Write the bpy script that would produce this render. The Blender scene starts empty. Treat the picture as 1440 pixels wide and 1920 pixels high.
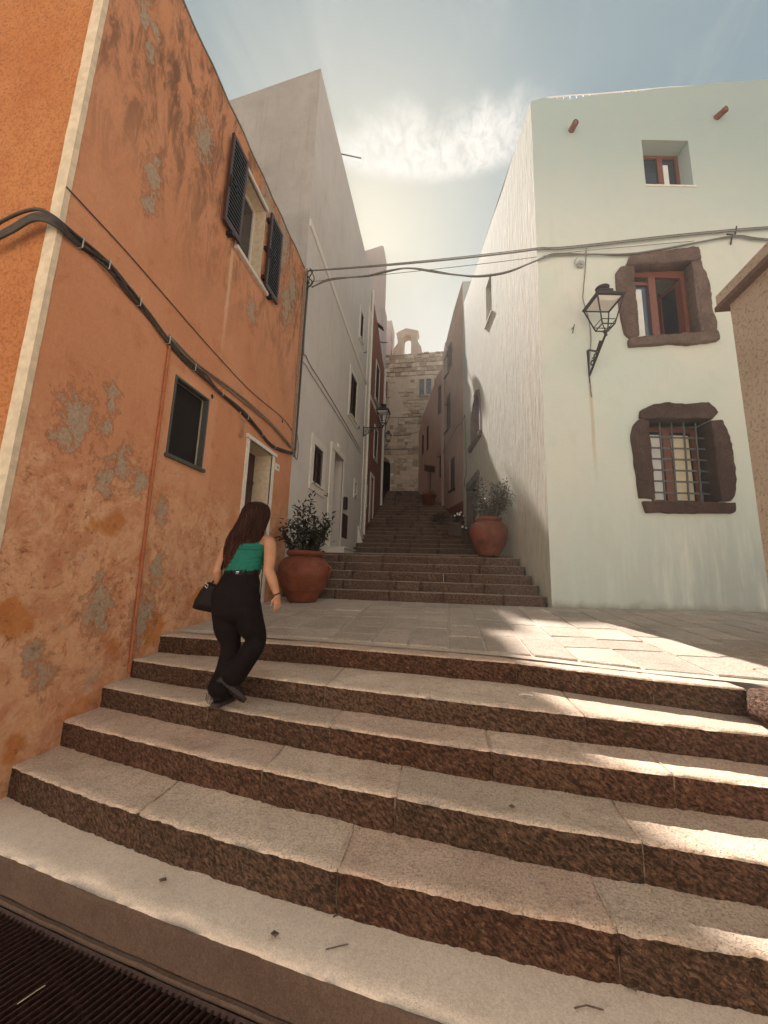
import bpy, bmesh, math, random
from mathutils import Vector, Matrix, noise

random.seed(7)
C = bpy.context.scene.collection
SC = bpy.context.scene
R_ = math.radians

# ------------------------------------------------------------------ camera
cam_d = bpy.data.cameras.new('camera')
cam = bpy.data.objects.new('camera', cam_d)
C.objects.link(cam)
SC.camera = cam
cam_d.sensor_fit = 'HORIZONTAL'
cam_d.sensor_width = 36.0
cam_d.lens = 18.0
cam_d.clip_start = 0.05
cam_d.clip_end = 2000.0
cam.matrix_world = Matrix(((0.986754, -0.00273, 0.162199, 0.0),
                           (0.159344, -0.171199, -0.972266, 0.0),
                           (0.030423, 0.985233, -0.168496, 0.69),
                           (0, 0, 0, 1)))

# ------------------------------------------------------------------ light
SUN_AZ = 15.6      # degrees left of the alley axis (+Y)
SUN_EL = 44.8
sun_dir = Vector((-math.sin(R_(SUN_AZ)) * math.cos(R_(SUN_EL)), math.cos(R_(SUN_AZ)) * math.cos(R_(SUN_EL)), math.sin(R_(SUN_EL))))
sd = bpy.data.lights.new('sun', 'SUN')
sd.energy = 3.3
sd.angle = R_(0.9)
sd.color = (1.0, 0.91, 0.83)
so = bpy.data.objects.new('sun', sd)
C.objects.link(so)
so.rotation_euler = sun_dir.to_track_quat('Z', 'Y').to_euler()
so.location = (-4, 12, 25)

SC.view_settings.view_transform = 'Standard'
SC.view_settings.look = 'None'
SC.view_settings.exposure = 2.0
SC.view_settings.gamma = 1.0
SC.view_settings.use_curve_mapping = False

world = bpy.data.worlds.new('World')
SC.world = world
world.use_nodes = True


class NB:
    """small node-tree writer"""
    def __init__(self, tree):
        self.t = tree
        tree.nodes.clear()

    def n(self, typ, ins=(), **attrs):
        nd = self.t.nodes.new(typ)
        for k, v in attrs.items():
            setattr(nd, k, v)
        items = ins.items() if isinstance(ins, dict) else enumerate(ins)
        for k, v in items:
            if v is None:
                continue
            if isinstance(v, bpy.types.NodeSocket):
                self.t.links.new(v, nd.inputs[k])
            else:
                nd.inputs[k].default_value = v
        return nd

    def math(self, op, a, b=None, c=None, clamp=False):
        nd = self.n('ShaderNodeMath', (a, b, c), operation=op)
        nd.use_clamp = clamp
        return nd.outputs[0]

    def vmath(self, op, a, b=None):
        nd = self.n('ShaderNodeVectorMath', (a, b), operation=op)
        return nd.outputs['Value'] if op in ('DOT_PRODUCT', 'LENGTH', 'DISTANCE') else nd.outputs[0]

    def pos(self):
        return self.n('ShaderNodeNewGeometry').outputs['Position']

    def sep(self, v):
        return self.n('ShaderNodeSeparateXYZ', (v,)).outputs

    def scale(self, v, s):
        return self.n('ShaderNodeMapping', {'Vector': v, 'Scale': s}).outputs[0]

    def noise(self, v, scale=5, detail=4, rough=.55, dist=0):
        nd = self.n('ShaderNodeTexNoise', {'Vector': v, 'Scale': scale, 'Detail': detail, 'Roughness': rough, 'Distortion': dist})
        return nd.outputs['Fac']

    def voro(self, v, scale=5, feature='F1', rnd=1.0):
        return self.n('ShaderNodeTexVoronoi', {'Vector': v, 'Scale': scale, 'Randomness': rnd}, feature=feature).outputs['Distance']

    def step(self, f, lo, hi, a=0.0, b=1.0):
        nd = self.n('ShaderNodeMapRange', {'Value': f, 'From Min': lo, 'From Max': hi, 'To Min': a, 'To Max': b}, interpolation_type='SMOOTHSTEP')
        return nd.outputs[0]

    def lin(self, f, lo, hi, a=0.0, b=1.0):
        return self.n('ShaderNodeMapRange', {'Value': f, 'From Min': lo, 'From Max': hi, 'To Min': a, 'To Max': b}).outputs[0]

    def mix(self, f, a, b, blend='MIX'):
        nd = self.n('ShaderNodeMix', data_type='RGBA', blend_type=blend)
        nd.clamp_factor = True
        for k, v in ((0, f), (6, a), (7, b)):
            if isinstance(v, bpy.types.NodeSocket):
                self.t.links.new(v, nd.inputs[k])
            else:
                if k and len(v) == 3:
                    v = (*v, 1)
                nd.inputs[k].default_value = v
        return nd.outputs[2]

    def bump(self, h, strength=.3, dist=.01, normal=None):
        return self.n('ShaderNodeBump', {'Height': h, 'Strength': strength, 'Distance': dist, 'Normal': normal}).outputs[0]

    def bsdf(self, col, rough=.8, normal=None, **kw):
        ins = {'Base Color': col if isinstance(col, bpy.types.NodeSocket) else (*col, 1), 'Roughness': rough}
        if normal is not None:
            ins['Normal'] = normal
        for k, v in kw.items():
            ins[k.replace('_', ' ')] = v
        b = self.n('ShaderNodeBsdfPrincipled', ins)
        self.n('ShaderNodeOutputMaterial', (b.outputs[0],))
        return b


# ---- sky
SKY_L = 0.52
nb = NB(world.node_tree)
d = nb.n('ShaderNodeTexCoord').outputs['Generated']
sky = nb.n('ShaderNodeTexSky', sky_type='NISHITA', sun_disc=False, sun_elevation=R_(SUN_EL), sun_rotation=R_(-SUN_AZ),
           air_density=1.0, dust_density=0.6, ozone_density=1.0, altitude=30)
sx, sy, sz = nb.sep(d)
glow = nb.vmath('DOT_PRODUCT', d, tuple(sun_dir))
haze_f = nb.step(glow, 0.90, 1.0, 0.0, 0.20)
low_f = nb.step(sz, 0.77, 0.44, 0.0, 1.0)
zc = nb.math('ADD', nb.math('MAXIMUM', sz, 0.0), 0.12)
u_ = nb.math('DIVIDE', sx, zc)
v_ = nb.math('DIVIDE', sy, zc)
cv = nb.n('ShaderNodeCombineXYZ', (u_, v_, 0.0)).outputs[0]
n1 = nb.noise(nb.scale(cv, (2.4, .8, 1)), 2.4, 6, .62, .6)
n2 = nb.noise(nb.scale(cv, (1.5, 1.0, 1)), 26.0, 5, .7, .8)
# one bright ragged band of thin cloud above the end of the alley, faint wisps elsewhere
n3 = nb.noise(nb.scale(cv, (1, 1, 1)), 9.0, 4, .6, .5)
vtop = nb.math('ADD', v_, nb.math('MULTIPLY', nb.math('SUBTRACT', n3, 0.5), 0.16))
vbot = nb.math('ADD', v_, nb.math('MULTIPLY', nb.math('MULTIPLY', u_, u_), 1.1))
band = nb.math('MULTIPLY', nb.step(vtop, 0.55, 0.645), nb.step(vbot, 0.735, 0.69))
band = nb.math('MULTIPLY', band, nb.math('MULTIPLY', nb.step(u_, -0.42, -0.16), nb.step(u_, 0.24, 0.06)))
bandc = nb.math('MULTIPLY', band, nb.step(n2, 0.30, 0.62, 0.35, 1.0))
wisp = nb.math('MULTIPLY', nb.step(n1, 0.46, 0.78), 0.24)
cl = nb.math('MAXIMUM', bandc, wisp)
tint = nb.mix(1.0, sky.outputs[0], (1.18, 1.06, 0.70), 'MULTIPLY')
# thin high veil of haze: evens the blue out, creamier towards the horizon and the sun
veil = nb.mix(0.82, tint, (SKY_L * .44, SKY_L * .80, SKY_L * .98))
base = nb.mix(nb.math('MAXIMUM', haze_f, low_f), veil, (2.35, 2.22, 2.0))
skyc = nb.mix(cl, base, (2.5, 2.4, 2.2))
bg = nb.n('ShaderNodeBackground', (skyc, 0.10))
nb.n('ShaderNodeOutputWorld', (bg.outputs[0],))


# ------------------------------------------------------------------ scene graph helpers
def link(o, parent=None):
    C.objects.link(o)
    if parent is not None:
        o.parent = parent
        o.matrix_parent_inverse = Matrix.Translation(-root_loc(parent))
    return o


def root_loc(o):
    v = Vector(o.location)
    while o.parent:
        o = o.parent
    return Vector(o.location)


def thing(name, label, cat, loc=(0, 0, 0), group=None, kind=None):
    o = bpy.data.objects.new(name, None)
    o.location = loc
    o.empty_display_size = .1
    C.objects.link(o)
    tag(o, label, cat, group, kind)
    return o


def tag(o, label=None, cat=None, group=None, kind=None):
    if label: o['label'] = label
    if cat: o['category'] = cat
    if group: o['group'] = group
    if kind: o['kind'] = kind
    return o


def part_empty(name, parent):
    o = bpy.data.objects.new(name, None)
    o.empty_display_size = .05
    C.objects.link(o)
    o.parent = parent
    o.matrix_parent_inverse = Matrix.Translation(-root_loc(parent))
    return o


def child(o, parent):
    """parent o so that its vertices stay where they are in the world"""
    C.objects.link(o)
    o.parent = parent
    top = parent
    while top.parent:
        top = top.parent
    if parent is top:
        o.matrix_parent_inverse = Matrix.Translation(-Vector(top.location))
    return o


def V(*a):
    return Vector(a)


class MB:
    def __init__(self):
        self.v, self.f, self.m, self.s = [], [], [], []
        self.mi = 0
        self.sm = False

    def add(self, vs, fs):
        b = len(self.v)
        self.v += [tuple(p) for p in vs]
        for f in fs:
            self.f.append(tuple(b + i for i in f))
            self.m.append(self.mi)
            self.s.append(self.sm)
        return self

    def box(self, o, u, v, w, bev=0.0):
        """box from corner o along vectors u, v, w"""
        o, u, v, w = map(Vector, (o, u, v, w))
        if bev <= 0:
            vs = [o, o + u, o + u + v, o + v, o + w, o + u + w, o + u + v + w, o + v + w]
            return self.add(vs, [(0, 3, 2, 1), (4, 5, 6, 7), (0, 1, 5, 4), (1, 2, 6, 5), (2, 3, 7, 6), (3, 0, 4, 7)])
        # bevelled on the +w side
        bu, bv, bw = u.normalized() * bev, v.normalized() * bev, w.normalized() * bev
        vs = [o, o + u, o + u + v, o + v]
        vs += [p + w - bw for p in vs[:4]]
        vs += [o + bu + bv + w, o + u - bu + bv + w, o + u + v - bu - bv + w, o + v + bu - bv + w]
        fs = [(0, 3, 2, 1), (8, 9, 10, 11)]
        for i in range(4):
            j = (i + 1) % 4
            fs += [(i, j, 4 + j, 4 + i), (4 + i, 4 + j, 8 + j, 8 + i)]
        return self.add(vs, fs)

    def prism(self, pts, ext):
        """closed polygon pts extruded along ext"""
        ext = Vector(ext)
        n = len(pts)
        vs = [Vector(p) for p in pts] + [Vector(p) + ext for p in pts]
        fs = [tuple(range(n))[::-1], tuple(range(n, 2 * n))]
        fs += [(i, (i + 1) % n, n + (i + 1) % n, n + i) for i in range(n)]
        return self.add(vs, fs)

    def tube(self, pts, r, n=8, cap=True):
        pts = [Vector(p) for p in pts]
        rs = r if isinstance(r, (list, tuple)) else [r] * len(pts)
        up = None
        vs, fs = [], []
        for i, p in enumerate(pts):
            t = (pts[min(i + 1, len(pts) - 1)] - pts[max(i - 1, 0)])
            t = t.normalized() if t.length > 1e-9 else V(0, 0, 1)
            if up is None:
                up = V(0, 0, 1) if abs(t.z) < .9 else V(1, 0, 0)
            a = t.cross(up).normalized()
            b = a.cross(t).normalized()
            up = b
            for k in range(n):
                an = 2 * math.pi * k / n
                vs.append(p + (a * math.cos(an) + b * math.sin(an)) * rs[i])
        for i in range(len(pts) - 1):
            for k in range(n):
                fs.append((i * n + k, i * n + (k + 1) % n, (i + 1) * n + (k + 1) % n, (i + 1) * n + k))
        if cap:
            fs.append(tuple(range(n))[::-1])
            fs.append(tuple(range((len(pts) - 1) * n, len(pts) * n)))
        return self.add(vs, fs)

    def lathe(self, prof, c, n=40, ax=None):
        """prof: list of (r, z) around the vertical through c"""
        c = Vector(c)
        vs, fs = [], []
        for r, z in prof:
            for k in range(n):
                a = 2 * math.pi * k / n
                vs.append(c + V(r * math.cos(a), r * math.sin(a), z))
        m = len(prof)
        for i in range(m - 1):
            for k in range(n):
                fs.append((i * n + k, i * n + (k + 1) % n, (i + 1) * n + (k + 1) % n, (i + 1) * n + k))
        return self.add(vs, fs)

    def loft(self, rings, cap=True):
        n = len(rings[0])
        vs = [p for r in rings for p in r]
        fs = []
        for i in range(len(rings) - 1):
            for k in range(n):
                fs.append((i * n + k, i * n + (k + 1) % n, (i + 1) * n + (k + 1) % n, (i + 1) * n + k))
        if cap:
            fs.append(tuple(range(n))[::-1])
            fs.append(tuple(range((len(rings) - 1) * n, len(rings) * n)))
        return self.add(vs, fs)

    def mesh(self, name, mats):
        me = bpy.data.meshes.new(name)
        me.from_pydata(self.v, [], self.f)
        if not isinstance(mats, (list, tuple)):
            mats = [mats]
        for m in mats:
            me.materials.append(m)
        me.polygons.foreach_set('material_index', self.m)
        me.polygons.foreach_set('use_smooth', self.s)
        me.update()
        return me

    def build(self, name, mats, parent=None, fix=True):
        me = self.mesh(name, mats)
        if fix:
            bm = bmesh.new()
            bm.from_mesh(me)
            bmesh.ops.recalc_face_normals(bm, faces=bm.faces)
            bm.to_mesh(me)
            bm.free()
        o = bpy.data.objects.new(name, me)
        if parent is None:
            C.objects.link(o)
        else:
            child(o, parent)
        return o


def smooth_path(pts, k=6):
    """Catmull-Rom through pts"""
    P = [Vector(p) for p in pts]
    out = []
    for i in range(len(P) - 1):
        p0, p1, p2, p3 = P[max(i - 1, 0)], P[i], P[i + 1], P[min(i + 2, len(P) - 1)]
        for j in range(k):
            t = j / k
            out.append(.5 * ((2 * p1) + (p2 - p0) * t + (2 * p0 - 5 * p1 + 4 * p2 - p3) * t * t + (3 * p1 - p0 - 3 * p2 + p3) * t ** 3))
    out.append(P[-1])
    return out


def lerp(x, tab):
    """piecewise linear"""
    if x <= tab[0][0]: return tab[0][1]
    for (a, fa), (b, fb) in zip(tab, tab[1:]):
        if x <= b:
            return fa + (fb - fa) * (x - a) / (b - a)
    return tab[-1][1]


# ------------------------------------------------------------------ materials
def material(name, fn):
    m = bpy.data.materials.new(name)
    m.use_nodes = True
    fn(NB(m.node_tree))
    return m


def plain(name, col, rough=.6, metal=0.0, var=.12, sc=30, bump=.1, bd=.003, spec=.5):
    def fn(b):
        p = b.n('ShaderNodeTexCoord').outputs['Object']
        n = b.noise(p, sc, 5, .6)
        c = b.mix(b.step(n, .3, .7), tuple(x * (1 - var) for x in col), tuple(min(1, x * (1 + var)) for x in col))
        b.bsdf(c, rough, b.bump(n, bump, bd), Metallic=metal, Specular_IOR_Level=spec)
    return material(name, fn)


def plaster(name, col, col2, streak=0.0, sc=1.0, bump=.35, bd=.006, stain=None, stain_f=.4, rough=.9):
    """limewash: broad cloudy mottle, vertical rain streaks, fine trowel relief"""
    def fn(b):
        p = b.pos()
        big = b.noise(p, .7 * sc, 5, .6, .4)
        mid = b.noise(p, 4 * sc, 5, .62)
        fine = b.noise(p, 45, 4, .65)
        st = b.noise(b.scale(p, (5, 5, .55)), 1.2, 5, .6)
        c = b.mix(b.step(big, .3, .7), col, col2)
        c = b.mix(b.math('MULTIPLY', b.step(mid, .45, .75), .35), c, tuple(x * .86 for x in col))
        if stain:
            c = b.mix(b.math('MULTIPLY', b.step(st, .5, .78), stain_f), c, stain)
        c = b.mix(b.step(fine, .3, .7, 0, .10), c, tuple(x * .7 for x in col))
        h = b.math('ADD', b.math('MULTIPLY', mid, 1.2), b.math('MULTIPLY', fine, .35))
        if streak:
            sn = b.noise(b.scale(p, (9, 9, 1.6)), 1.6, 4, .6, .3)
            h = b.math('ADD', h, b.math('MULTIPLY', sn, streak))
        b.bsdf(c, rough, b.bump(h, bump, bd), Specular_IOR_Level=.25)
    return material(name, fn)


def stone(name, col, col2, dark, sc=1.0, bump=.6, bd=.008, pit=.5, rough=.88, hatch=0.0):
    """granular volcanic stone with pits and worn patches"""
    def fn(b):
        p = b.pos()
        big = b.noise(p, 2.2 * sc, 5, .6)
        mid = b.noise(p, 14 * sc, 6, .68)
        fine = b.noise(p, 110 * sc, 3, .7)
        pits = b.voro(p, 70 * sc)
        c = b.mix(b.step(big, .3, .7), col, col2)
        c = b.mix(b.math('MULTIPLY', b.step(mid, .48, .72), .55), c, dark)
        c = b.mix(b.math('MULTIPLY', b.step(b.noise(p, 1.1 * sc, 7, .72, .8), .48, .70), .45), c, dark)
        c = b.mix(b.step(fine, .40, .68, .0, .5), c, tuple(min(1, x * 1.3) for x in col2))
        c = b.mix(b.step(b.noise(p, 64 * sc, 4, .7), .52, .40, .0, .45), c, dark)
        c = b.mix(b.math('MULTIPLY', b.step(pits, .22, .05), pit), c, tuple(x * .45 for x in dark))
        rv = b.n('ShaderNodeObjectInfo').outputs['Random']
        hs = b.n('ShaderNodeHueSaturation', {'Hue': b.lin(rv, 0, 1, .494, .506), 'Saturation': b.lin(rv, 0, 1, 1.06, .93), 'Value': b.lin(b.math('FRACT', b.math('MULTIPLY', rv, 7.3)), 0, 1, .87, 1.12), 'Color': c})
        c = hs.outputs[0]
        h = b.math('ADD', b.math('MULTIPLY', mid, 1.0), b.math('MULTIPLY', fine, .5))
        h = b.math('ADD', h, b.math('MULTIPLY', b.step(pits, .05, .3), .4))
        if hatch:
            # chisel marks left by dressing the face
            q = b.n('ShaderNodeMapping', {'Vector': p, 'Rotation': (0, R_(-32), 0)}).outputs[0]
            hn = b.noise(b.scale(q, (32, 32, 66)), 1.0, 3, .62, .5)
            h = b.math('ADD', h, b.math('MULTIPLY', hn, hatch))
            c = b.mix(b.step(hn, .52, .40, 0, .75), c, tuple(x * .45 for x in dark))
            c = b.mix(b.step(hn, .55, .68, 0, .6), c, tuple(x * 2.0 for x in col2))
        b.bsdf(c, rough, b.bump(h, bump, bd), Specular_IOR_Level=.3)
    return material(name, fn)


def orange_plaster(b):
    """peeling limewash: gaps to grey render, salmon bloom low down, black mould near the eaves"""
    p = b.pos()
    x, y, z = b.sep(p)
    big = b.noise(p, .8, 5, .6, .5)
    mid = b.noise(p, 3.4, 6, .65, .4)
    fine = b.noise(p, 38, 5, .65)
    wob = b.noise(p, 9, 5, .65, .3)
    c = b.mix(b.step(big, .3, .7), (.56, .255, .135), (.62, .30, .17))
    # older salmon coat showing through low down
    zl = b.step(b.math('ADD', z, b.math('MULTIPLY', b.math('SUBTRACT', b.noise(p, 1.3, 4, .6), .5), 2.2)), 2.2, 1.2)
    lowm = b.math('MULTIPLY', zl, b.step(b.noise(p, 2.6, 8, .74, .9), .42, .55))
    c = b.mix(lowm, c, (.70, .39, .225))
    scr = b.noise(p, 7, 8, .78, .5)
    c = b.mix(b.math('MULTIPLY', zl, b.step(scr, .50, .62, 0, .8)), c, (.74, .45, .28))
    c = b.mix(b.math('MULTIPLY', zl, b.step(scr, .46, .36, 0, .75)), c, (.40, .145, .058))
    gb = b.noise(p, 3.7, 8, .76, .6)
    c = b.mix(b.math('MULTIPLY', zl, b.step(gb, .58, .68, 0, .65)), c, (.42, .35, .27))
    # fresher ochre touch-ups
    touch = b.math('MULTIPLY', b.step(z, 1.7, 1.0), b.step(b.noise(p, 1.7, 4, .5), .585, .64))
    c = b.mix(b.math('MULTIPLY', touch, .8), c, (.56, .21, .05))
    # mould in runs under the eaves
    run = b.noise(b.scale(p, (1, 2.4, .8)), 2.0, 6, .72, .6)
    mould = b.math('MULTIPLY', b.step(z, 3.6, 6.2), b.step(run, .44, .62))
    c = b.mix(b.math('MULTIPLY', mould, .75), c, (.10, .065, .045))
    c = b.mix(b.step(mid, .52, .72, 0, .45), c, (.40, .14, .055))
    c = b.mix(b.step(b.noise(b.scale(p, (1, 3.2, .5)), 2.4, 5, .65), .54, .74, 0, .35), c, (.68, .36, .20))
    c = b.mix(b.math('MULTIPLY', b.step(b.noise(p, 30, 3, .6), .70, .76), b.step(big, .4, .6)), c, (.74, .50, .33))
    # lime run below the upper window, lighter repair round the lower one
    yw = b.math('ABSOLUTE', b.math('SUBTRACT', b.math('ADD', y, b.math('MULTIPLY', b.math('SUBTRACT', wob, .5), .05)), 4.45))
    lime = b.math('MULTIPLY', b.math('MULTIPLY', b.step(yw, .055, .012), b.step(z, 3.4, 4.6)), b.step(z, 5.38, 5.30))
    c = b.mix(b.math('MULTIPLY', lime, .6), c, (.74, .52, .36))
    wy = b.math('ADD', y, b.math('MULTIPLY', b.math('SUBTRACT', mid, .5), .25))
    rep = b.math('MULTIPLY', b.math('MULTIPLY', b.step(wy, 3.54, 3.60), b.step(wy, 4.52, 4.44)), b.math('MULTIPLY', b.step(b.math('ADD', z, b.math('MULTIPLY', wob, .3)), 1.75, 1.85), b.step(z, 3.06, 2.98)))
    c = b.mix(b.math('MULTIPLY', rep, .5), c, (.68, .37, .22))
    # patches where the coat has fallen off
    yz = b.n('ShaderNodeCombineXYZ', (0.0, y, b.math('MULTIPLY', z, .62))).outputs[0]
    total = None
    for (py, pz, r) in ((2.62, 1.94, .20), (3.12, 1.73, .14), (2.96, 1.50, .12), (2.91, 2.28, .10), (2.55, 1.80, .12), (3.37, 1.58, .13),
                        (3.76, .72, .13), (2.98, 4.84, .16), (2.97, 4.50, .10), (3.63, 6.20, .26), (2.57, 6.39, .12), (2.73, 6.39, .09),
                        (2.71, 6.07, .10), (2.59, .04, .09), (2.71, -.14, .09), (3.63, .2, .20), (3.73, 1.33, .12), (5.9, 6.9, .45),
                        (6.3, 5.9, .35), (5.1, 4.84, .18), (5.3, 7.0, .4), (6.5, 6.4, .3), (3.1, .35, .18), (2.9, 2.0, .08)):
        dist = b.vmath('DISTANCE', yz, (0.0, py, pz * .62))
        s = b.math('SUBTRACT', 1.0, b.math('DIVIDE', dist, r * 1.25))
        total = s if total is None else b.math('MAXIMUM', total, s)
    w2 = b.noise(b.scale(p, (1, 1, .6)), 22, 5, .7, .4)
    pk = b.math('ADD', total, b.math('ADD', b.math('MULTIPLY', b.math('SUBTRACT', wob, .5), 2.6), b.math('MULTIPLY', b.math('SUBTRACT', w2, .5), 1.6)))
    flakes = b.math('MULTIPLY', b.step(b.noise(p, 13, 6, .75), .67, .70), b.step(mid, .42, .60))
    pk2 = b.math('MAXIMUM', b.math('MULTIPLY', b.step(pk, .38, .70), .85), b.math('MULTIPLY', flakes, .6))
    rim = b.math('MULTIPLY', b.step(pk, .10, .40), b.step(pk, .58, .44))
    c = b.mix(b.math('MULTIPLY', rim, .55), c, (.30, .12, .055))
    c = b.mix(pk2, c, b.mix(b.step(fine, .3, .7), (.27, .225, .165), (.50, .43, .33)))
    pits = b.math('MULTIPLY', b.step(z, 2.4, 1.0, .25, 1.0), b.math('MULTIPLY', b.step(b.noise(p, 17, 6, .72, .5), .44, .36), b.step(b.noise(p, 1.9, 3, .5), .40, .58)))
    c = b.mix(b.math('MULTIPLY', pits, .65), c, (.24, .09, .04))
    c = b.mix(b.step(fine, .35, .7, 0, .16), c, (.26, .09, .035))
    h = b.math('ADD', b.math('MULTIPLY', mid, 1.2), b.math('MULTIPLY', fine, .45))
    h = b.math('SUBTRACT', h, b.math('MULTIPLY', pk2, .9))
    h = b.math('SUBTRACT', h, b.math('MULTIPLY', pits, .9))
    h = b.math('ADD', h, b.math('MULTIPLY', lowm, b.math('MULTIPLY', wob, 1.2)))
    b.bsdf(c, .9, b.bump(h, .5, .010), Specular_IOR_Level=.25)


MT = {}
MT['orange'] = material('orange_limewash', orange_plaster)


def roughcast(name, c1, c2, dk, sc=26):
    def fn(b):
        p = b.pos()
        n = b.noise(p, sc, 5, .7, .4)
        f = b.noise(p, sc * 3, 4, .7)
        m = b.noise(p, 1.6, 5, .6)
        c = b.mix(b.step(m, .3, .7), c1, c2)
        c = b.mix(b.step(n, .50, .34, 0, .8), c, dk)
        c = b.mix(b.step(f, .55, .75, 0, .4), c, tuple(min(1, x * 1.35) for x in c2))
        h = b.math('ADD', n, b.math('MULTIPLY', f, .4))
        b.bsdf(c, .92, b.bump(h, 1.0, .03), Specular_IOR_Level=.2)
    return material(name, fn)


def rough_orange(b):
    p = b.pos()
    n = b.noise(p, 42, 6, .74, .2)
    m = b.noise(p, 2.5, 4, .6)
    c = b.mix(b.step(m, .3, .7), (.52, .20, .075), (.58, .25, .10))
    c = b.mix(b.step(n, .55, .34, 0, .7), c, (.27, .085, .03))
    c = b.mix(b.step(b.noise(p, 9, 5, .7), .5, .72, 0, .3), c, (.36, .12, .045))
    b.bsdf(c, .92, b.bump(n, .9, .02), Specular_IOR_Level=.2)


MT['orange_rough'] = material('orange_roughcast', rough_orange)
MT['orange_dk'] = plain('orange_painted_conduit', (.36, .12, .05), .8, var=.2, sc=20)
MT['cream'] = plain('cream_paint', (.62, .52, .38), .8, var=.12, sc=14, bump=.3)
MT['grey_w'] = plaster('grey_limewash', (.60, .555, .525), (.66, .615, .58), stain=(.44, .40, .35), stain_f=.35, sc=1.0, bump=.3)
MT['grey_c'] = plaster('grey_shaded_cement_render', (.36, .335, .31), (.44, .41, .385), stain=(.27, .25, .225), stain_f=.5, sc=1.6, bump=.6, bd=.012)  # mottled render; colour also darkened against bounced fill on this face
MT['white_trim'] = plain('white_trim_paint', (.70, .66, .60), .7, var=.08, sc=18, bump=.2)
MT['red_w'] = plaster('brick_red_limewash', (.25, .105, .075), (.29, .13, .095), stain=(.17, .075, .055), bump=.25)
MT['lilac_w'] = plaster('pale_lilac_limewash', (.47, .41, .40), (.52, .46, .45), bump=.2)


def mint_plaster(front):
    def fn(b):
        p = b.pos()
        big = b.noise(p, .45, 5, .6, .4)
        mid = b.noise(p, 3.0, 5, .62)
        fine = b.noise(p, 50, 4, .65)
        st = b.noise(b.scale(p, (3.5, 3.5, .4)), 1.3, 6, .65)
        z = b.sep(p)[2]
        c = b.mix(b.step(big, .33, .68), (.655, .675, .61), (.565, .65, .595))
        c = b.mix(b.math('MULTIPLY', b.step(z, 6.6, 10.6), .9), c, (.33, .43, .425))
        x = b.sep(p)[0]
        low_shade = b.math('MULTIPLY', b.math('MULTIPLY', b.step(z, 2.9, .6), b.step(x, 2.2, 5.0, .25, 1.0)), b.step(st, .30, .58))  # streaky; cooler shade of the lower right is put into the colour
        c = b.mix(b.math('MULTIPLY', low_shade, .85), c, (.36, .42, .41))
        c = b.mix(b.math('MULTIPLY', b.step(st, .55, .8), .28), c, (.48, .48, .40))
        c = b.mix(b.step(mid, .5, .75, 0, .22), c, (.52, .52, .43))
        rx = b.math('ABSOLUTE', b.math('SUBTRACT', b.math('ADD', b.sep(p)[0], b.math('MULTIPLY', b.math('SUBTRACT', mid, .5), .05)), 2.632))
        if front:
            run = b.math('MULTIPLY', b.math('MULTIPLY', b.step(rx, .05, .005), b.step(z, 2.2, 3.6)), b.step(z, 4.5, 4.3))
            c = b.mix(b.math('MULTIPLY', run, .5), c, (.42, .27, .15))
            foot = b.math('MULTIPLY', b.step(b.math('ADD', z, b.math('MULTIPLY', mid, .35)), .62, .40), .8)
            c = b.mix(foot, c, (.22, .185, .15))
        crk = b.noise(b.scale(p, (1, 1, 1)), 7, 6, .75, 1.0)
        c = b.mix(b.math('MULTIPLY', b.step(crk, .60, .72), .22), c, (.44, .44, .38))
        c = b.mix(b.math('MULTIPLY', b.step(fine, .3, .72), .14), c, (.45, .45, .40))
        h = b.math('ADD', b.math('MULTIPLY', mid, 1.3), b.math('MULTIPLY', fine, .5))
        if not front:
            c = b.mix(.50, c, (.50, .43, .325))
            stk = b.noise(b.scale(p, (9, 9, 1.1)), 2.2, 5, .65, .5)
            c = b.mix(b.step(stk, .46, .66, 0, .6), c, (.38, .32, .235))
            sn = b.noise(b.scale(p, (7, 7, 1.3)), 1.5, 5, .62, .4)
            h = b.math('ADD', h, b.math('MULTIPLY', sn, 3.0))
        b.bsdf(c, .9, b.bump(h, .5 if front else .4, .012 if front else .011), Specular_IOR_Level=.25)
    return fn


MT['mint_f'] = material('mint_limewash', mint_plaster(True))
MT['mint_s'] = material('mint_limewash_trowelled', mint_plaster(False))
MT['brown_w'] = plaster('tan_limewash', (.36, .235, .18), (.42, .285, .22), stain=(.25, .155, .115), stain_f=.5, streak=1.5, bump=.4, bd=.012)
MT['brown2_w'] = plaster('brown_limewash', (.30, .18, .14), (.35, .215, .17), stain=(.19, .115, .09), stain_f=.6, bump=.4)
MT['skirt'] = plaster('oxblood_paint', (.16, .055, .038), (.19, .068, .048), bump=.25)
MT['palehouse'] = plaster('pale_blue_limewash', (.50, .53, .50), (.54, .57, .54), bump=.2)
MT['beige_rough'] = roughcast('beige_roughcast', (.58, .45, .34), (.66, .53, .41), (.30, .215, .15))
MT['coping_br'] = plain('brown_coping_shade', (.13, .065, .04), .8, var=.3, sc=20, bump=.4)  # brown layer carrying the shade under the coping in its colour
MT['tread'] = stone('worn_lit_tread_stone', (.62, .46, .345), (.76, .59, .455), (.29, .195, .135), bump=1.0, bd=.012, pit=.9)  # worn tops, with lit-face brightness put into the colour
MT['riser'] = stone('hewn_shaded_riser_stone', (.120, .058, .032), (.180, .098, .060), (.054, .024, .013), bump=1.0, bd=.022, pit=.6, hatch=2.2)  # hewn faces, darkened further: riser shade put into the colour
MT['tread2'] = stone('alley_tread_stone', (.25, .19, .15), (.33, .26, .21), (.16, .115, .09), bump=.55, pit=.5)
MT['riser2'] = stone('alley_riser_stone', (.12, .072, .052), (.17, .11, .08), (.07, .040, .029), bump=.9, bd=.01, pit=.5, hatch=1.2)
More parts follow.
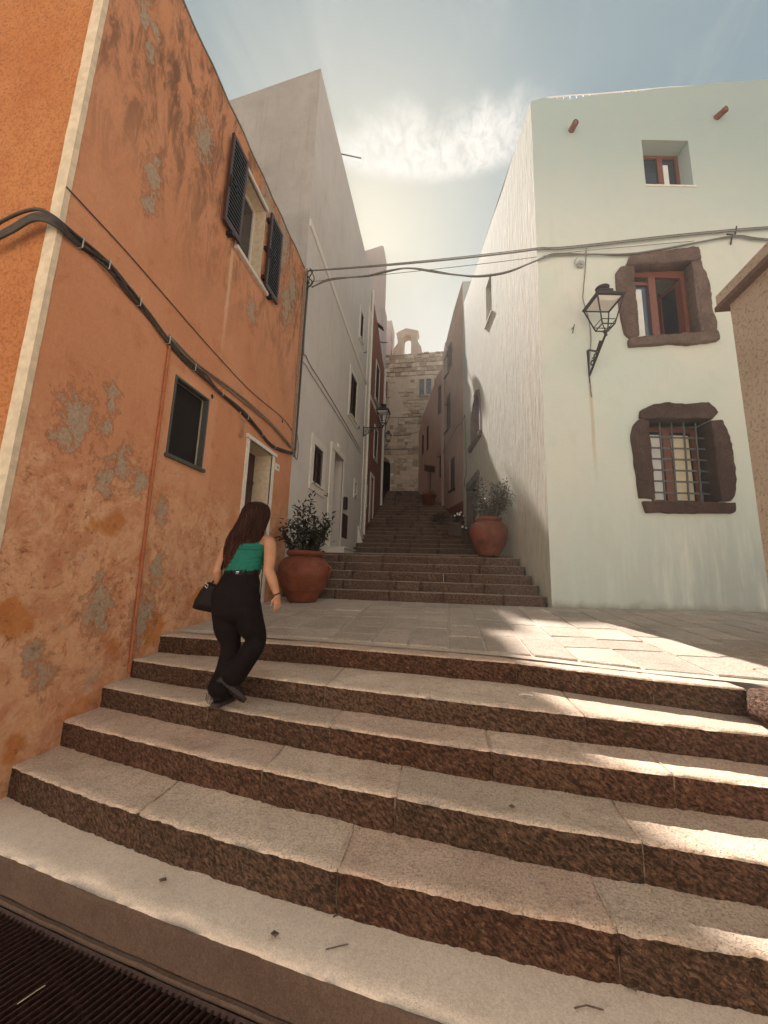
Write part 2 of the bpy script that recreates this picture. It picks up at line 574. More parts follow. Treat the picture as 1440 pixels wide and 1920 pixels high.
MT['paving'] = stone('plaza_paving_stone', (.44, .36, .29), (.54, .45, .37), (.24, .185, .14), bump=1.0, bd=.012, pit=.8)
MT['mortar'] = stone('joint_mortar', (.46, .38, .305), (.54, .45, .365), (.30, .24, .19), bump=.6, pit=.3)
MT['mortar_dk'] = stone('riser_joint_mortar', (.15, .105, .075), (.20, .145, .105), (.09, .06, .042), bump=.6, pit=.3)
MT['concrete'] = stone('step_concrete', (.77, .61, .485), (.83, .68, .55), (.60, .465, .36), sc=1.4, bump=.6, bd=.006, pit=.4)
MT['concrete_face'] = stone('step_concrete_face', (.115, .070, .049), (.155, .10, .073), (.075, .045, .032), sc=1.4, bump=.4, bd=.005, pit=.3)  # same concrete; the front face's shade put into a darker colour
MT['basalt'] = stone('basalt_surround', (.115, .072, .056), (.23, .165, .135), (.045, .027, .021), sc=.8, bump=1.0, bd=.03, pit=.9)
MT['basalt_dk'] = stone('dark_basalt_surround', (.060, .031, .024), (.135, .082, .064), (.022, .011, .008), sc=.8, bump=1.0, bd=.03, pit=.9)
MT['castle'] = stone('castle_stone', (.50, .405, .315), (.62, .52, .42), (.33, .255, .19), sc=.6, bump=.8, bd=.02, pit=.4)
MT['castle2'] = stone('castle_stone_dark', (.36, .28, .21), (.46, .37, .29), (.16, .12, .085), sc=.6, bump=.8, bd=.02, pit=.4)
MT['castle_m'] = stone('castle_mortar', (.50, .415, .335), (.58, .495, .405), (.32, .25, .18), sc=.6, bump=.8, bd=.02, pit=.3)
MT['street'] = stone('street_paving', (.58, .49, .41), (.64, .55, .465), (.48, .40, .33), bump=.4)
MT['earth'] = plain('dry_earth', (.22, .17, .12), .95, sc=4, bump=.5)
MT['soil'] = plain('dark_soil', (.045, .03, .022), .95, sc=60, bump=.8, bd=.01)
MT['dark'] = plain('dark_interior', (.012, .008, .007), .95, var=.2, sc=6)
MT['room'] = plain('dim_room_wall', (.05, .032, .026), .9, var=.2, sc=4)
MT['void'] = plain('pit_shadow', (.02, .012, .010), 1.0)
MT['wood_dk'] = plain('dark_brown_wood', (.055, .026, .019), .55, var=.3, sc=40, bump=.25)
MT['wood_red'] = plain('red_brown_wood', (.17, .055, .030), .42, var=.25, sc=40, bump=.2)
MT['shutter_br'] = plain('shutter_brown_paint', (.050, .020, .018), .4, var=.2, sc=40, bump=.1)
MT['slat_gr'] = plain('shutter_sky_sheen', (.27, .31, .33), .38, var=.15, sc=40, bump=.1)  # bluish grey carries the sky's reflection in the slat colour
MT['iron'] = plain('black_iron', (.022, .018, .017), .5, metal=.3, var=.3, sc=60, bump=.3)
MT['iron_gr'] = plain('grey_green_iron', (.085, .095, .092), .5, metal=.3, var=.25, sc=60, bump=.3)
MT['rust'] = plain('rusty_grate_iron', (.050, .022, .016), .55, metal=.35, var=.4, sc=50, bump=.4)
MT['galv'] = plain('galvanised_metal', (.40, .40, .38), .5, metal=.5)
MT['cable'] = plain('cable_sheath', (.050, .040, .034), .6, var=.25, sc=20)
MT['cable_l'] = plain('pale_cable_sheath', (.30, .19, .13), .6, var=.2, sc=20)
MT['cable_g'] = plain('grey_cable_sheath', (.16, .155, .14), .6, var=.2, sc=20)
MT['spout'] = plain('red_clay_pipe', (.21, .060, .042), .7, var=.2, sc=20)
MT['marble'] = plain('pale_marble', (.62, .56, .50), .4, var=.1, sc=10)
MT['curtain'] = plain('white_curtain_cloth', (.72, .74, .72), .9, var=.05, sc=5)
MT['curtain_y'] = plain('cream_curtain_cloth', (.72, .65, .47), .9, var=.08, sc=5)
MT['plate'] = plain('glazed_white_tile', (.74, .70, .60), .3, var=.04, sc=10)
MT['ink'] = plain('black_ink', (.03, .03, .04), .5)
MT['leaf_d'] = plain('dark_glossy_leaf', (.026, .032, .016), .45, var=.5, sc=25, bump=.1)
MT['leaf_d2'] = plain('brownish_leaf', (.050, .036, .020), .5, var=.4, sc=25, bump=.1)
MT['leaf_o'] = plain('olive_leaf', (.060, .058, .034), .55, var=.5, sc=25, bump=.1)
MT['leaf_pale'] = plain('silvery_leaf', (.30, .27, .20), .6, var=.3, sc=25, bump=.1)
MT['stem'] = plain('woody_stem', (.085, .060, .045), .9, var=.3, sc=40, bump=.5)
MT['twig'] = plain('dry_twig', (.12, .085, .055), .9, var=.3, sc=60)
MT['white_fl'] = plain('white_petal', (.78, .74, .70), .7, var=.05)
MT['fabric_w'] = plain('white_enamel', (.80, .78, .76), .4, var=.04)


def terracotta(b):
    p = b.n('ShaderNodeTexCoord').outputs['Object']
    n = b.noise(p, 5, 6, .65, .4)
    f = b.noise(p, 60, 4, .65)
    st = b.noise(b.scale(p, (6, 6, 1.0)), 1.3, 5, .6)
    c = b.mix(b.step(n, .3, .7), (.15, .042, .021), (.22, .068, .034))
    c = b.mix(b.math('MULTIPLY', b.step(st, .48, .7), .6), c, (.085, .022, .013))
    c = b.mix(b.step(f, .6, .8, 0, .25), c, (.42, .22, .13))
    c = b.mix(b.math('MULTIPLY', b.step(b.noise(p, 2.2, 7, .72, .6), .52, .72), .4), c, (.36, .21, .145))
    b.bsdf(c, .72, b.bump(b.math('ADD', n, b.math('MULTIPLY', f, .4)), .35, .008), Specular_IOR_Level=.35)


MT['terracotta'] = material('terracotta', terracotta)


def glass_dark(b):
    # old window glass over a dim room
    p = b.pos()
    n = b.noise(p, 3, 3, .5)
    b.bsdf(b.mix(b.step(n, .3, .7), (.010, .014, .022), (.016, .024, .038)), .04, b.bump(n, .05, .02), Specular_IOR_Level=.8)


MT['glass'] = material('window_glass', glass_dark)


def lamp_glass(b):
    b.bsdf((.70, .68, .62), .25, Transmission_Weight=.55, Alpha=.55)


MT['lamp_glass'] = material('frosted_lamp_glass', lamp_glass)


# ------------------------------------------------------------------ wall frames
class Fr:
    """a wall's own axes: u along it, z up, d outward"""
    def __init__(self, o, ang_u, n):
        self.o = Vector(o)
        self.u = Vector(ang_u).normalized()
        self.n = Vector(n).normalized()

    def P(self, u, z, d=0.0):
        p = self.o + self.u * u + self.n * d
        return V(p.x, p.y, z)

    def box(self, mb, u0, u1, z0, z1, d0, d1, bev=0.0):
        mb.box(self.P(u0, z0, d0), self.u * (u1 - u0), V(0, 0, z1 - z0), self.n * (d1 - d0), bev)
        return mb


T8 = R_(8)
LEFT = Fr((-3.1, 0, 0), (0, 1, 0), (1, 0, 0))                  # orange, grey and red house fronts on the alley: u = y
MINTF = Fr((1.755, 7.046, 0), (.9877, .1563, 0), (.1563, -.9877, 0))
MINTA = Fr((1.755, 7.046, 0), (-math.sin(T8), math.cos(T8), 0), (-math.cos(T8), -math.sin(T8), 0))
B0, B1, B2, B3 = V(.635, 15.02, 0), V(-.144, 17.41, 0), V(-.66, 18.2, 0), V(-1.50, 19.5, 0)


def fr_between(a, b):
    d = (b - a).normalized()
    return Fr(a, d, (-d.y, d.x, 0))


BR1 = fr_between(B0, B1)
BR2 = fr_between(B1, B2)
BR3 = fr_between(B2, B3)


def wall(name, fr, u0, u1, z0, top, holes, mat, parent, rmat=None, back=None, us=(), mats=None):
    """wall face with real openings; holes: (u0,u1,z0,z1,depth) get reveals and a dim room behind"""
    topf = top if callable(top) else (lambda u: top)
    ub = sorted(set([u0, u1, *us] + [h[0] for h in holes] + [h[1] for h in holes]))
    ub = [u for u in ub if u0 <= u <= u1]
    zb = sorted(set([z0] + [h[2] for h in holes] + [h[3] for h in holes]))
    mb = MB()
    for a, b in zip(ub, ub[1:]):
        rows = zb + [None]
        for za, zc in zip(rows, rows[1:]):
            if zc is not None and any(h[0] <= a + 1e-6 and h[1] >= b - 1e-6 and h[2] <= za + 1e-6 and h[3] >= zc - 1e-6 for h in holes):
                continue
            ta, tb = (topf(a), topf(b)) if zc is None else (zc, zc)
            mb.add([fr.P(a, za), fr.P(b, za), fr.P(b, tb), fr.P(a, ta)], [(0, 1, 2, 3)])
    for (a, b, c, d, dep) in holes:
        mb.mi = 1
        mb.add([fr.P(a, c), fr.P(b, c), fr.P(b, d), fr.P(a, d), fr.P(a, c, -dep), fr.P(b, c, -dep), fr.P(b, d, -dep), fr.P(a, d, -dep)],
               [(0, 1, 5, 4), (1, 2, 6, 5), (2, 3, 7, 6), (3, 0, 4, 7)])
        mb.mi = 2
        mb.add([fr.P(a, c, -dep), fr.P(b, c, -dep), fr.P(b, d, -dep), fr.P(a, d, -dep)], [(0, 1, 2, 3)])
    return mb.build(name, [mat, rmat or mat, back or MT['dark']], parent, fix=False)


def quad(name, pts, mat, parent):
    mb = MB()
    mb.add(pts, [tuple(range(len(pts)))])
    return mb.build(name, mat, parent, fix=False)


def trim_frame(fr, parent, u0, u1, z0, z1, w, mat, name='window_frame', d=(.0, .025), sill=True, wt=None):
    """painted surround outside an opening, four pieces butted"""
    mb = MB()
    wt = wt or w
    fr.box(mb, u0 - w, u0, z0 - (w if sill else 0), z1, d[0] - .02, d[1])
    fr.box(mb, u1, u1 + w, z0 - (w if sill else 0), z1, d[0] - .02, d[1])
    fr.box(mb, u0 - w, u1 + w, z1, z1 + wt, d[0] - .02, d[1] + .003)
    if sill:
        fr.box(mb, u0, u1, z0 - w, z0 - .04, d[0] - .02, d[1])
    return mb.build(name, mat, parent)


def louvre_shutter(fr, parent, u0, u1, z0, z1, d, n, mat, smat, name='shutter', st=.045, th=.035, tilt=1.0):
    mb = MB()
    fr.box(mb, u0, u0 + st, z0, z1, d, d + th, .004)
    fr.box(mb, u1 - st, u1, z0, z1, d, d + th, .004)
    fr.box(mb, u0 + st, u1 - st, z0, z0 + st * 1.5, d + .001, d + th - .002)
    fr.box(mb, u0 + st, u1 - st, z1 - st * 1.2, z1, d + .001, d + th - .002)
    sh = mb.build(name, mat, parent)
    lo, hi = z0 + st * 1.5, z1 - st * 1.2
    pit = (hi - lo) / n
    me = None
    for i in range(n):
        z = lo + pit * i
        if me is None:
            m2 = MB()
            a, b = fr.P(u0 + st, z + pit * .02, d + th * .95), fr.P(u0 + st, z + pit * .80, d + th * .12)
            L = fr.u * (u1 - u0 - 2 * st)
            t = V(0, 0, .006)
            m2.add([a, a + L, b + L, b, a + t, a + L + t, b + L + t, b + t],
                   [(0, 1, 2, 3), (4, 7, 6, 5), (0, 4, 5, 1), (3, 2, 6, 7), (0, 3, 7, 4), (1, 5, 6, 2)])
            me = m2.mesh('slat', smat)
        s = bpy.data.objects.new('slat', me)
        C.objects.link(s)
        s.parent = sh
        s.location = (0, 0, pit * i)
    mb = MB()
    fr.box(mb, u0 + st, u1 - st, lo, hi, d - .004, d + .002)  # dark sheet behind the slats, put in as shade in the gaps
    bk = mb.build('gap_shade_backing', MT['dark'], sh)
    return sh


def sash(fr, parent, u0, u1, z0, z1, d, mat, leaves=2, st=.05, curtain=None, name='window', open_right=False):
    """casement: frame, mullion and panes, curtain behind"""
    mb = MB()
    fr.box(mb, u0, u0 + st, z0, z1, d - .05, d)
    fr.box(mb, u1 - st, u1, z0, z1, d - .05, d)
    fr.box(mb, u0 + st, u1 - st, z0, z0 + st, d - .05, d - .002)
    fr.box(mb, u0 + st, u1 - st, z1 - st, z1, d - .05, d - .002)
    w = (u1 - u0 - 2 * st) / leaves
    for i in range(leaves - 1):
        um = u0 + st + w * (i + 1)
        fr.box(mb, um - st * .8, um + st * .8, z0 + st, z1 - st, d - .05, d + .008)
    win = mb.build(name, mat, parent)
    for i in range(leaves):
        if open_right and i == leaves - 1:
            continue
        a, b = u0 + st + w * i + (st * .8 if i else 0), u0 + st + w * (i + 1) - (st * .8 if i < leaves - 1 else 0)
        m2 = MB()
        fr.box(m2, a, b, z0 + st, z1 - st, d - .034, d - .028)
        m2.build('pane', MT['glass'], win)
    return win


def rough_stone(fr, pts, d0, d1, mat, parent, name='stone', jit=.016, seed=0, sub=.045, round_=.017):
    """one dressed stone of a window surround: its own outline in wall axes, real thickness, worn arrises"""
    out = []
    n = len(pts)
    for i in range(n):
        a, b = pts[i], pts[(i + 1) % n]
        L = math.hypot(b[0] - a[0], b[1] - a[1])
        k = max(1, int(L / sub))
        for j in range(k):
            t = j / k
            out.append((a[0] + (b[0] - a[0]) * t, a[1] + (b[1] - a[1]) * t))
    # soften and roughen the outline
    m = len(out)
    o2 = []
    for i in range(m):
        p, a, b = out[i], out[i - 1], out[(i + 1) % m]
        x = p[0] * .8 + (a[0] + b[0]) * .10
        z = p[1] * .8 + (a[1] + b[1]) * .10
        q = noise.noise_vector(V(x * 6 + seed, z * 6, seed * 3.1)) * jit
        o2.append((x + q.x, z + q.y))
    cx = sum(p[0] for p in o2) / m
    cz = sum(p[1] for p in o2) / m

    def ring(s, d):
        r = []
        for (x, z) in o2:
            dx, dz = cx - x, cz - z
            l = max(1e-6, math.hypot(dx, dz))
            f = min(s / l, .6)
            w = noise.noise(V(x * 9, z * 9, seed + d * 20)) * .020 + noise.noise(V((x + dx * f) * 26, (z + dz * f) * 26, seed)) * .012
            r.append(fr.P(x + dx * f, z + dz * f, d + (w if d > d0 + .01 else 0)))
        return r
    mb = MB()
    mb.sm = True
    mb.loft([ring(0, d0), ring(0, d1 - round_ * .7), ring(round_ * .25, d1 - round_ * .15), ring(round_ * .8, d1), ring(round_ * 2.2, d1 + .006), ring(round_ * 3.6, d1 + .004), ring(round_ * 5.2, d1 + .008), ring(round_ * 7.0, d1 + .005)])
    return mb.build(name, mat, parent)


# ------------------------------------------------------------------ ground, plaza, steps
mb = MB()
mb.add([(-300, -300, -1.40), (300, -300, -1.40), (300, 300, -1.40), (-300, 300, -1.40)], [(0, 1, 2, 3)])
tag(mb.build('ground', MT['earth'], fix=False), kind='structure')


def nose0(x):
    return lerp(x, [(-3.2, 3.935), (-1.3, 3.865), (.59, 3.665), (1.53, 3.34), (2.1, 3.235), (3.4, 3.02)])


NOSE = [nose0,
        lambda x: .0120 * x * x - .1200 * x + 3.085,
        lambda x: .0191 * x * x - .1100 * x + 2.749,
        lambda x: .0201 * x * x - .1141 * x + 2.388,
        lambda x: .0300 * x * x - .0776 * x + 2.052,
        lambda x: .0101 * x * x - .1226 * x + 1.752]
LEV = [0.0, -.185, -.36, -.54, -.73, -.93, -1.14]


def plaza_z(x, y):
    y0 = nose0(x) + .05
    return .273 * (y - y0) / (7.06 - y0)


steps = bpy.data.objects.new('front_steps', None)
C.objects.link(steps)
steps['kind'] = 'structure'


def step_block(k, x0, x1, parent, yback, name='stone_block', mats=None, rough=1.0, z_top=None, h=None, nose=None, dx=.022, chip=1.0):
    z = LEV[k] if z_top is None else z_top
    h = (LEV[k] - LEV[k + 1] + .02) if h is None else h
    nf = nose or NOSE[k]
    cols = max(3, int((x1 - x0) / dx))
    prof = []
    nz = 7
    for i in range(nz):
        prof.append(('f', -h + (h - .016) * i / (nz - 1)))
    prof += [('n', 1), ('n', 2)]
    nt = 7
    for i in range(1, nt + 1):
        prof.append(('t', i / nt))
    rings = []
    for c in range(cols + 1):
        x = x0 + (x1 - x0) * c / cols
        e = 1.0 if c in (0, cols) else 0.0
        e2 = .35 if c in (1, cols - 1) else 0.0
        yn = nf(x)
        yb = yback(x)
        r = []
        for kind, t in prof:
            q = V(x * 7, t * 9 + k * 5.3, 3.1 * k)
            if kind == 'f':
                rf = (noise.noise(q) * .010 + noise.noise(q * 3.4) * .009 + noise.noise(q * 9) * .007) * rough
                r.append(V(x, yn + .004 + rf + e * .008 + e2 * .003, z + t))
            elif kind == 'n':
                ch = max(0.0, noise.noise(V(x * 5.2, k * 7.7, 0)) - .08) * .035 * chip + max(0, noise.noise(V(x * 19, k * 3.3, 5))) * .016 * chip + max(0, noise.noise(V(x * 47, k * 3.3, 9))) * .008 * chip
                if t == 1:
                    r.append(V(x, yn + .004 + ch * .5 + noise.noise(q * 3) * .005 * rough + e * .010, z - .010 - ch * .7 - e * .004))
                else:
                    r.append(V(x, yn + .018 + ch * 1.1 + e * .006, z - .002 - ch * .25 - e * .006))
            else:
                y = yn + .018 + (yb - yn - .018) * t
                w = noise.noise(V(x * 2.3, y * 4, k * 2.2)) * .007 + noise.noise(V(x * 9, y * 12, k)) * .003
                dish = -.008 * math.sin(math.pi * min(1, t * 1.2)) * (1 + noise.noise(V(x * .8, k, 0)))
                r.append(V(x, y, z + (w + dish) * rough - e * .002))
        rings.append(r)
    m = MB()
    n = len(prof)
    m.v = [tuple(p) for r in rings for p in r]
    for c in range(cols):
        for i in range(n - 1):
            m.f.append((c * n + i, (c + 1) * n + i, (c + 1) * n + i + 1, c * n + i + 1))
            m.m.append(0 if i < nz - 1 else 1)
            m.s.append(True)
    # joint faces at both ends
    for c in (0, cols):
        zb = z - h
        y_b = yback(x0 if c == 0 else x1)
        xx = x0 if c == 0 else x1
        m.v.append((xx, y_b, zb))
        idx = [c * n + i for i in range(n)] + [len(m.v) - 1]
        m.f.append(tuple(idx if c == 0 else idx[::-1]))
        m.m.append(0)
        m.s.append(False)
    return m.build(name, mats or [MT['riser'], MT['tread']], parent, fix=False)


JOINT = {0: [-3.13, -1.31, .60, 1.53, 2.09], 1: [-3.13, -2.17, -.98, .93, 2.15, 3.28], 2: [-3.13, -1.89, -.82, .28, 1.28, 2.4, 3.28],
         3: [-3.13, -1.17, -.29, .95, 2.05, 3.28], 4: [-3.13, -1.82, -.53, .71, 1.9, 3.28]}
for k, xs in JOINT.items():
    for a, b in zip(xs, xs[1:]):
        if k == 0:
            back = lambda x: nose0(x) + .30
        else:
            back = (lambda kk: (lambda x: NOSE[kk - 1](x) + .07))(k)
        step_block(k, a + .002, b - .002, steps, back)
    for b in xs[1:-1]:
        m = MB()
        yj = NOSE[k](b)
        m.prism([V(b - .005, yj + .013, LEV[k] - .016), V(b - .005, yj + .33, LEV[k] - .016), V(b - .005, yj + .33, LEV[k + 1] - .01), V(b - .005, yj + .016, LEV[k + 1] - .01)], (.010, 0, 0))
        m.build('joint_mortar', MT['mortar_dk'], steps)
        m = MB()
        m.prism([V(b - .004, yj + .022, LEV[k] - .014), V(b - .004, yj + .036, LEV[k] - .004), V(b - .004, yj + .32, LEV[k] - .004), V(b - .004, yj + .32, LEV[k] - .014)], (.008, 0, 0))
        m.build('joint_mortar', MT['tread'], steps)

# broken end stone of the top step, sticking out towards the street
chunk = MB()
chunk.sm = True
ico = bmesh.new()
bmesh.ops.create_icosphere(ico, subdivisions=4, radius=1)
pts = []
for v in ico.verts:
    p = v.co.copy()
    s = Vector([math.copysign(abs(c) ** .45, c) for c in p])
    q = V(s.x * .52 + 2.53, s.y * .30 + 3.0, s.z * .11 - .085)
    q += noise.noise_vector(q * 9) * .03 + noise.noise_vector(q * 24) * .014
    pts.append(q)
chunk.add(pts, [tuple(v.index for v in f.verts) for f in ico.faces])
ico.free()
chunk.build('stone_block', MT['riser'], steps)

# lowest step: one long concrete slab
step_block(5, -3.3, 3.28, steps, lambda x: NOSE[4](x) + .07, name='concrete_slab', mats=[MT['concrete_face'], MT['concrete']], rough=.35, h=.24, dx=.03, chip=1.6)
# mortar lip at the foot of the slab
lip = MB()
path = []
for i in range(60):
    x = -3.3 + 6.6 * i / 59
    path.append((x, NOSE[5](x) - .012 + noise.noise(V(x * 6, 0, 0)) * .006, -1.140 + noise.noise(V(x * 4, 3, 0)) * .004))
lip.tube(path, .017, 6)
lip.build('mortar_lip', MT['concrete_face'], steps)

# street in front of the steps (behind and right of the grate)
mb = MB()
mb.add([(-.18, -6, -1.14), (3.3, -6, -1.14), (3.3, 1.5, -1.14), (-.18, 1.80, -1.14)], [(0, 1, 2, 3)])
mb.add([(-6, -6, -1.14), (-.18, -6, -1.14), (-.18, .55, -1.14), (-6, .55, -1.14)], [(0, 1, 2, 3)])
mb.add([(-26, -16, -1.14), (26, -16, -1.14), (26, -6, -1.14), (-26, -6, -1.14)], [(0, 1, 2, 3)])  # added wide stretch behind the camera, bounces sun as fill
mb.add([(3.3, -6, -1.14), (26, -6, -1.14), (26, .1, -1.14), (3.3, .1, -1.14)], [(0, 1, 2, 3)])
tag(mb.build('street', MT['street'], fix=False), kind='structure')

# drain grate
grate = thing('drain_grate', 'rusty dark iron drain grate of close parallel bars at the foot of the lowest step', 'drain grate', (-1.6, 1.3, -1.15))
bd = V(.103, .245, 0).normalized()
bp = V(bd.y, -bd.x, 0)
bar_me = {}
base = V(-1.6, 1.3, -1.165)
nb_ = 0
for i in range(-50, 37):
    o = base + bp * (i * .034)
    # run along bd until the slab foot
    t = 0.0
    while True:
        p = o + bd * t
        if p.y > NOSE[5](p.x) - .055 or t > 1.6:
            break
        t += .01
    t0 = -.75
    L = round(t - t0, 2)
    if L < .05: continue
    m = MB()
    m.box(o + bd * t0 - bp * .0045, bd * L, bp * .009, V(0, 0, .026 + random.uniform(-.001, .001)))
    m.build('bar', MT['rust'], grate)
mb = MB()
for s in (-.45, -.02, .42):
    a, b = base + bp * (-1.7) + bd * s, base + bp * 1.25 + bd * s
    mb.box(a + V(0, 0, -.012), b - a, bd * .02, V(0, 0, .024))
mb.build('cross_rail', MT['rust'], grate)
mb = MB()
path = [V(x, NOSE[5](x) - .042, -1.148) for x in [-3.25 + i * .1 for i in range(31)]]
mb.tube(path, .016, 4)
mb.build('edge_rail', MT['rust'], grate)
mb = MB()
mb.add([(-6, .5, -1.37), (-.15, .5, -1.37), (-.15, 2.1, -1.37), (-6, 2.4, -1.37)], [(0, 1, 2, 3)])
mb.add([(-.16, .5, -1.37), (-.16, 1.80, -1.37), (-.16, 1.80, -1.14), (-.16, .5, -1.14)], [(0, 1, 2, 3)])
mb.add([(-6, .54, -1.37), (-.16, .54, -1.37), (-.16, .54, -1.14), (-6, .54, -1.14)], [(0, 1, 2, 3)])
mb.build('pit_floor', MT['void'], grate, fix=False)

# plaza: mortar bed with real slabs standing proud of it
plaza = MB()
nx, ny = 24, 12
for i in range(nx + 1):
    for j in range(ny + 1):
        x = -3.12 + 9.6 * i / nx
        ya = nose0(x) + .2
        yb = 7.25 + max(0, x - 1.755) * .17
        y = ya + (yb - ya) * j / ny
        plaza.v.append((x, y, plaza_z(x, y) - .007))
for i in range(nx):
    for j in range(ny):
        a = i * (ny + 1) + j
        plaza.f.append((a, a + ny + 1, a + ny + 2, a + 1))
        plaza.m.append(0)
        plaza.s.append(True)
plaza_o = tag(plaza.build('plaza', MT['mortar'], fix=False), kind='structure')
rnd = random.Random(11)
x = -3.09
while x < 5.9:
    w = rnd.uniform(.36, .52)
    xb = min(x + w, 6.0)
    xm = (x + xb) / 2
    y = nose0(xm) + .30
    yend = 7.05 + max(0, xm - 1.755) * .158
    first = True
    while y < yend - .05:
        L = rnd.uniform(.38, .85) if not first else rnd.uniform(.3, .7)
        first = False
        if yend - (y + L) < .25: L = yend - y
        g = .011
        cs = []
        for (cx, cy) in ((x + g, y + g), (xb - g, y + g), (xb - g, y + L - g), (x + g, y + L - g)):
            if cy == y + g and abs(y - (nose0(xm) + .30)) < 1e-6:
                cy = nose0(cx) + .306
            cx += rnd.uniform(-.004, .004); cy += rnd.uniform(-.006, .006)
            cs.append((cx, cy))
        lift = rnd.uniform(-.004, .006)
        tl = (rnd.uniform(-.004, .004), rnd.uniform(-.004, .004))
        m = MB()
        m.sm = False
        N = 5
        top = []
        # subdivided outline so that the edges wander
        ol = []
        for i in range(4):
            a, b = cs[i], cs[(i + 1) % 4]
            for j in range(N):
                t = j / N
                px, py = a[0] + (b[0] - a[0]) * t, a[1] + (b[1] - a[1]) * t
                q = noise.noise_vector(V(px * 8, py * 8, 2)) * .014
                ol.append((px + q.x, py + q.y))
        mx_, my_ = sum(p[0] for p in ol) / len(ol), sum(p[1] for p in ol) / len(ol)
        rings = []
        for s, dz in ((0, -.03), (0, -.004), (.010, .004), (.05, .006)):
            r = []
            for (px, py) in ol:
                dx_, dy_ = mx_ - px, my_ - py
                l = math.hypot(dx_, dy_)
                f = s / l
                X, Y = px + dx_ * f, py + dy_ * f
                r.append(V(X, Y, plaza_z(X, Y) + dz + lift + tl[0] * (X - mx_) / w + tl[1] * (Y - my_) + (noise.noise(V(X * 10, Y * 10, 9)) * .003 if dz > 0 else 0)))
            rings.append(r)
        m.loft(rings)
        m.build('paving_stone', MT['paving'], plaza_o)
        y += L
    x = xb

# ---- alley stairs: five steps, a sloping landing, then the long flight to the fortress gate
stairs = bpy.data.objects.new('alley_stairs', None)
C.objects.link(stairs)
stairs['kind'] = 'structure'


def mint_x(y):
    return 1.755 - math.tan(T8) * (y - 7.046)


def right_x(y):
    """x of whatever wall stands on the right of the alley"""
    if y <= 15.02: return mint_x(y)
    for a, b in ((B0, B1), (B1, B2), (B2, B3)):
        if y <= b.y: return a.x + (b.x - a.x) * (y - a.y) / (b.y - a.y)
    return B3.x


AST = []
for k in range(5):
    AST.append((7.10 + .345 * k, .275 + .1815 * (k + 1), .1815))
AST.append((8.98, 1.255, .08))
for n in range(21):
    AST.append((12.6 + .34 * n, 1.684 + .1745 * n, .1745 if n else .19))
rs = random.Random(5)
for i, (y, z, h) in enumerate(AST):
    xl = -3.1
    xr = right_x(y) - .05 if i < 5 else right_x(y + .3) + .02
    if i >= 6: xl = -3.1
    yn_ = AST[i + 1][0] if i + 1 < len(AST) else 20.3
    w = xr - xl
    nb = 5 if i < 6 else 4 if i < 16 else 3
    cuts = [0] + sorted((j + rs.uniform(-.28, .28)) / nb for j in range(1, nb)) + [1]
    sk = (lambda yy: (lambda x: yy + .03 * (x + .6) / 2.4))(y)
    for a, b in zip(cuts, cuts[1:]):
        xa, xb = xl + w * a + .003, xl + w * b - .003
        if i < 5 or i > 5:
            bk = (lambda yy: (lambda x: yy + .12))(yn_)
        if i == 5:
            bk = lambda x: 9.4
        if i == 4:
            bk = lambda x: 9.1
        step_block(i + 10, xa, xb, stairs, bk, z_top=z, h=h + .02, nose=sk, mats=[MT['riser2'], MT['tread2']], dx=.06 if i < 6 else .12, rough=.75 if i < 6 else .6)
# landing ramp with its scatter of setts
mb = MB()
for i in range(17):
    for j in range(9):
        y = 9.36 + (12.75 - 9.36) * i / 16
        x = -3.12 + (mint_x(y) + 3.16) * j / 8
        mb.v.append((x, y, 1.262 + (1.505 - 1.262) * (y - 9.36) / (12.7 - 9.36) + noise.noise(V(x * 3, y * 3, 0)) * .012))
for i in range(16):
    for j in range(8):
        a = i * 9 + j
        mb.f.append((a, a + 1, a + 10, a + 9)); mb.m.append(0); mb.s.append(True)
mb.build('landing', MT['tread2'], stairs, fix=False)
# light lime splashes on the little step's face: loose mortar fillets
mb = MB()
mb.add([(-3.12, 8.4, 0.2), (2, 8.4, .2), (2, 20.4, .2), (-3.12, 20.4, .2)], [(0, 1, 2, 3)])
mb.build('stair_core', MT['riser2'], stairs, fix=False)

# ------------------------------------------------------------------ orange house
oh = thing('orange_house', 'orange house with peeling plaster and open shuttered upper window on the left', 'house', (-5.5, 4.6, -.7))
O_TOP = lambda u: 7.33 + .012 * math.sin(u * 9) + .008 * math.sin(u * 23)
OW = (4.50, 5.24, 5.46, 6.87, .26)
OL = (3.66, 4.30, 1.98, 2.93, .12)
OD = (5.40, 6.22, .22, 2.79, .36)
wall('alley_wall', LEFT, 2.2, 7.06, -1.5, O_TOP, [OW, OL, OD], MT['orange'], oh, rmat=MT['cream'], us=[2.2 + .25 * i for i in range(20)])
FRONT = Fr((-3.1, 2.2, 0), (-1, 0, 0), (0, -1, 0))
wall('front_wall', FRONT, 0, 6, -1.5, 7.33, [], MT['orange_rough'], oh)
quad('roof', [(-3.1, 2.2, 7.325), (-9.1, 2.2, 7.325), (-9.1, 7.05, 7.325), (-3.1, 7.05, 7.325)], MT['earth'], oh)
quad('back_wall', [(-9.1, 2.2, -1.5), (-9.1, 7.05, -1.5), (-9.1, 7.05, 7.33), (-9.1, 2.2, 7.33)], MT['orange_rough'], oh)
mb = MB()
pz = [-1.45 + 8.76 * i / 70 for i in range(71)]
vs = []
for z in pz:
    j = noise.noise(V(0, 0, z * 5)) * .008
    vs += [V(-3.205 + j, 2.192, z), V(-3.098, 2.192, z), V(-3.094, 2.236 + j * .6, z)]
b0 = len(mb.v)
mb.add(vs, [(i * 3 + a, i * 3 + a + 1, i * 3 + a + 4, i * 3 + a + 3) for i in range(70) for a in (0, 1)])
mb.build('corner_band', MT['cream'], oh, fix=False)
mb = MB()
